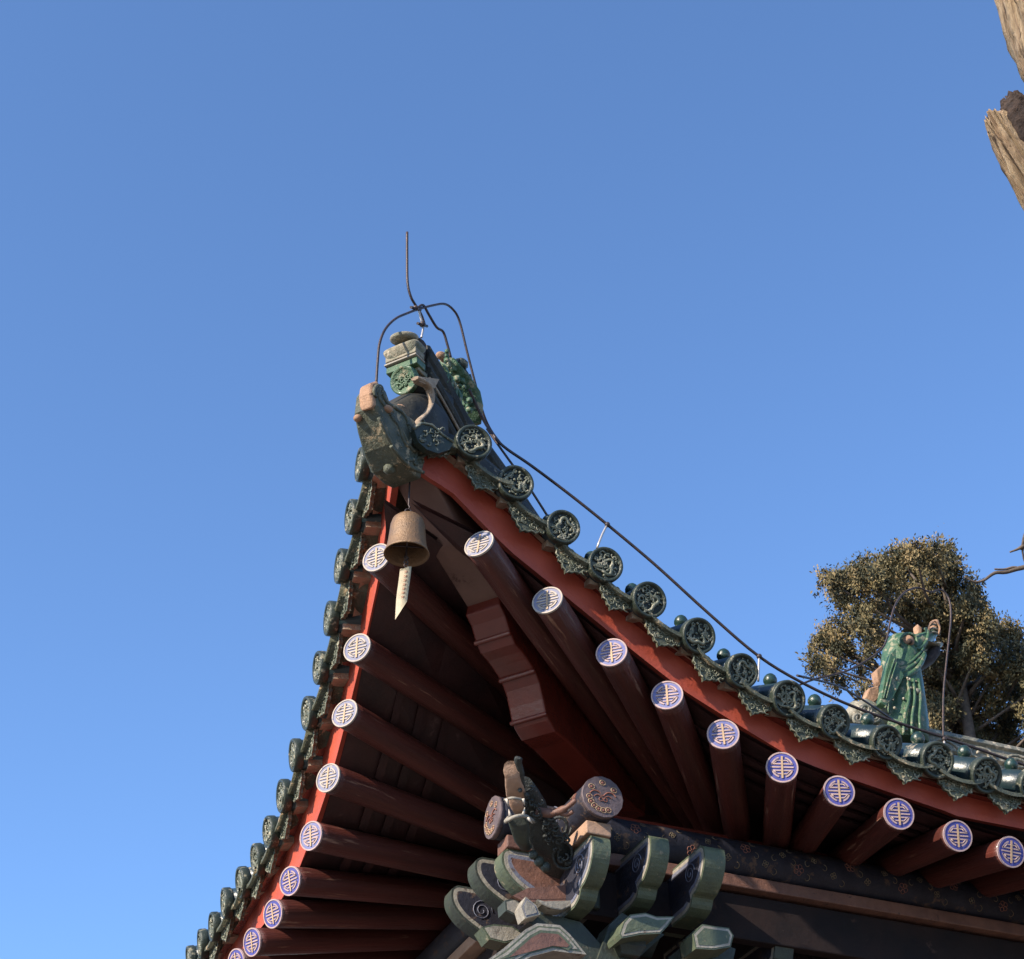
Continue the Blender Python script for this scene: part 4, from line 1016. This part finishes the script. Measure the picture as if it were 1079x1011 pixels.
# ------------------------------------------------------------------ dead bare trunk at the right edge
dt=bpy.data.objects.new('bare_trunk_tree',None); col.objects.link(dt)
D2=9.0; k2=D2/FOC
def dpt(px,py,d=0): r_=ray(px,py); return CAM+r_*(D2+d)
b0=dpt(1290,760); base=V((b0.x,b0.y,0)); dt.location=base
tag(dt,'pale furrowed dead tree trunk with a broken stub at the top right','tree')
def rough_limb(pts,rs,name,m,parent,seed,n=40,amp=.12,k=10,jag=0,fil=1.0):
    C_=curve_pts(pts,k); N=len(C_); mb=MB(); vs=[]
    def rad(i):
        t=i/(N-1)*(len(rs)-1); a=int(min(t,len(rs)-2)); return rs[a]+(rs[a+1]-rs[a])*(t-a)
    u=None
    for i,p in enumerate(C_):
        t=(C_[min(i+1,N-1)]-C_[max(i-1,0)]).normalized()
        if u is None: a=V((0,1,0)); u=(a-t*a.dot(t)).normalized()
        else: u=(u-t*u.dot(t)).normalized()
        w_=t.cross(u)
        for kk in range(n):
            a=2*math.pi*kk/n; al=i*.035
            f=1+amp*(noise.noise(V((math.cos(a)*5*fil,math.sin(a)*5*fil,al*.9+seed)))*1.1+.8*noise.noise(V((math.cos(a)*12*fil,math.sin(a)*12*fil,al*1.6+seed)))+.25*noise.noise(V((math.cos(a)*30,math.sin(a)*30,al*16))))
            sh=V()
            if jag and i>=N-2: sh=t*jag*(noise.noise(V((math.cos(a)*3,math.sin(a)*3,seed+9)))+.2)
            vs.append(p+(u*math.cos(a)+w_*math.sin(a))*rad(i)*f+sh)
    gz=(C_[-1]-C_[-1-2*k]).normalized() if name!='trunk' else (C_[-k]-C_[-4*k]).normalized()      # grain follows the limb
    gx=V((0,1,0)).cross(gz).normalized(); gy=gz.cross(gx); F_=frame(V((0,0,0)),gx,gy,gz); Fi=F_.inverted()
    vs=[Fi@p for p in vs]
    mb.add(vs,[(i*n+kk,i*n+(kk+1)%n,(i+1)*n+(kk+1)%n,(i+1)*n+kk) for i in range(N-1) for kk in range(n)],0,True)
    mb.add(vs[-n:],[tuple(range(n))],0)
    return mb.build(name,M[m],parent,mw=F_)
R0=.34; rp=R0/k2
L_=lambda *a:[dpt(*x)-base for x in a]
tr_pts=[V((0,0,0)),V((0,0,2.5)),dpt(1205,520)-base,dpt(1185,330)-base,dpt(1168,180)-base,dpt(1157,95)-base,dpt(1130,0)-base,dpt(1110,-90)-base,dpt(1090,-200)-base]
rough_limb(tr_pts,[.46,.42,.38,.36,.33,.31,.335,.33,.30],'trunk','bark',dt,1.3,n=96,amp=.24,k=12)
rough_limb(L_((1150,250),(1110,215),(1075,165),(1050,126)),[.16,.135,.105,.055],'broken_stub','bark',dt,7.7,n=64,amp=.30,k=10,jag=.10,fil=.8)
rough_limb([p-FW*0.0 for p in L_((1110,180),(1084,140),(1069,112),(1064,104))],[.13,.105,.07,.045],'rotten_core','rot_shade',dt,3.1,n=30,amp=.5,k=8,jag=.05)
for pts,rr in (([(1210,610),(1130,590),(1079,598),(1060,603),(1048,604),(1036,612),(1026,613),(1016,608)],.017),([(1075,600),(1068,598),(1058,600),(1048,600)],.010),([(1150,540),(1110,560),(1079,575),(1082,600)],.014),([(1079,575),(1072,579),(1064,582)],.012),([(1083,560),(1080,566),(1078,572),(1076,580)],.016)):
    C_=curve_pts(L_(*pts),4); mb=MB(); mb.tube(C_,[max(.005,rr*(1-.8*i/(len(C_)-1))) for i in range(len(C_))],7); mb.build('branch',M['twig'],dt)
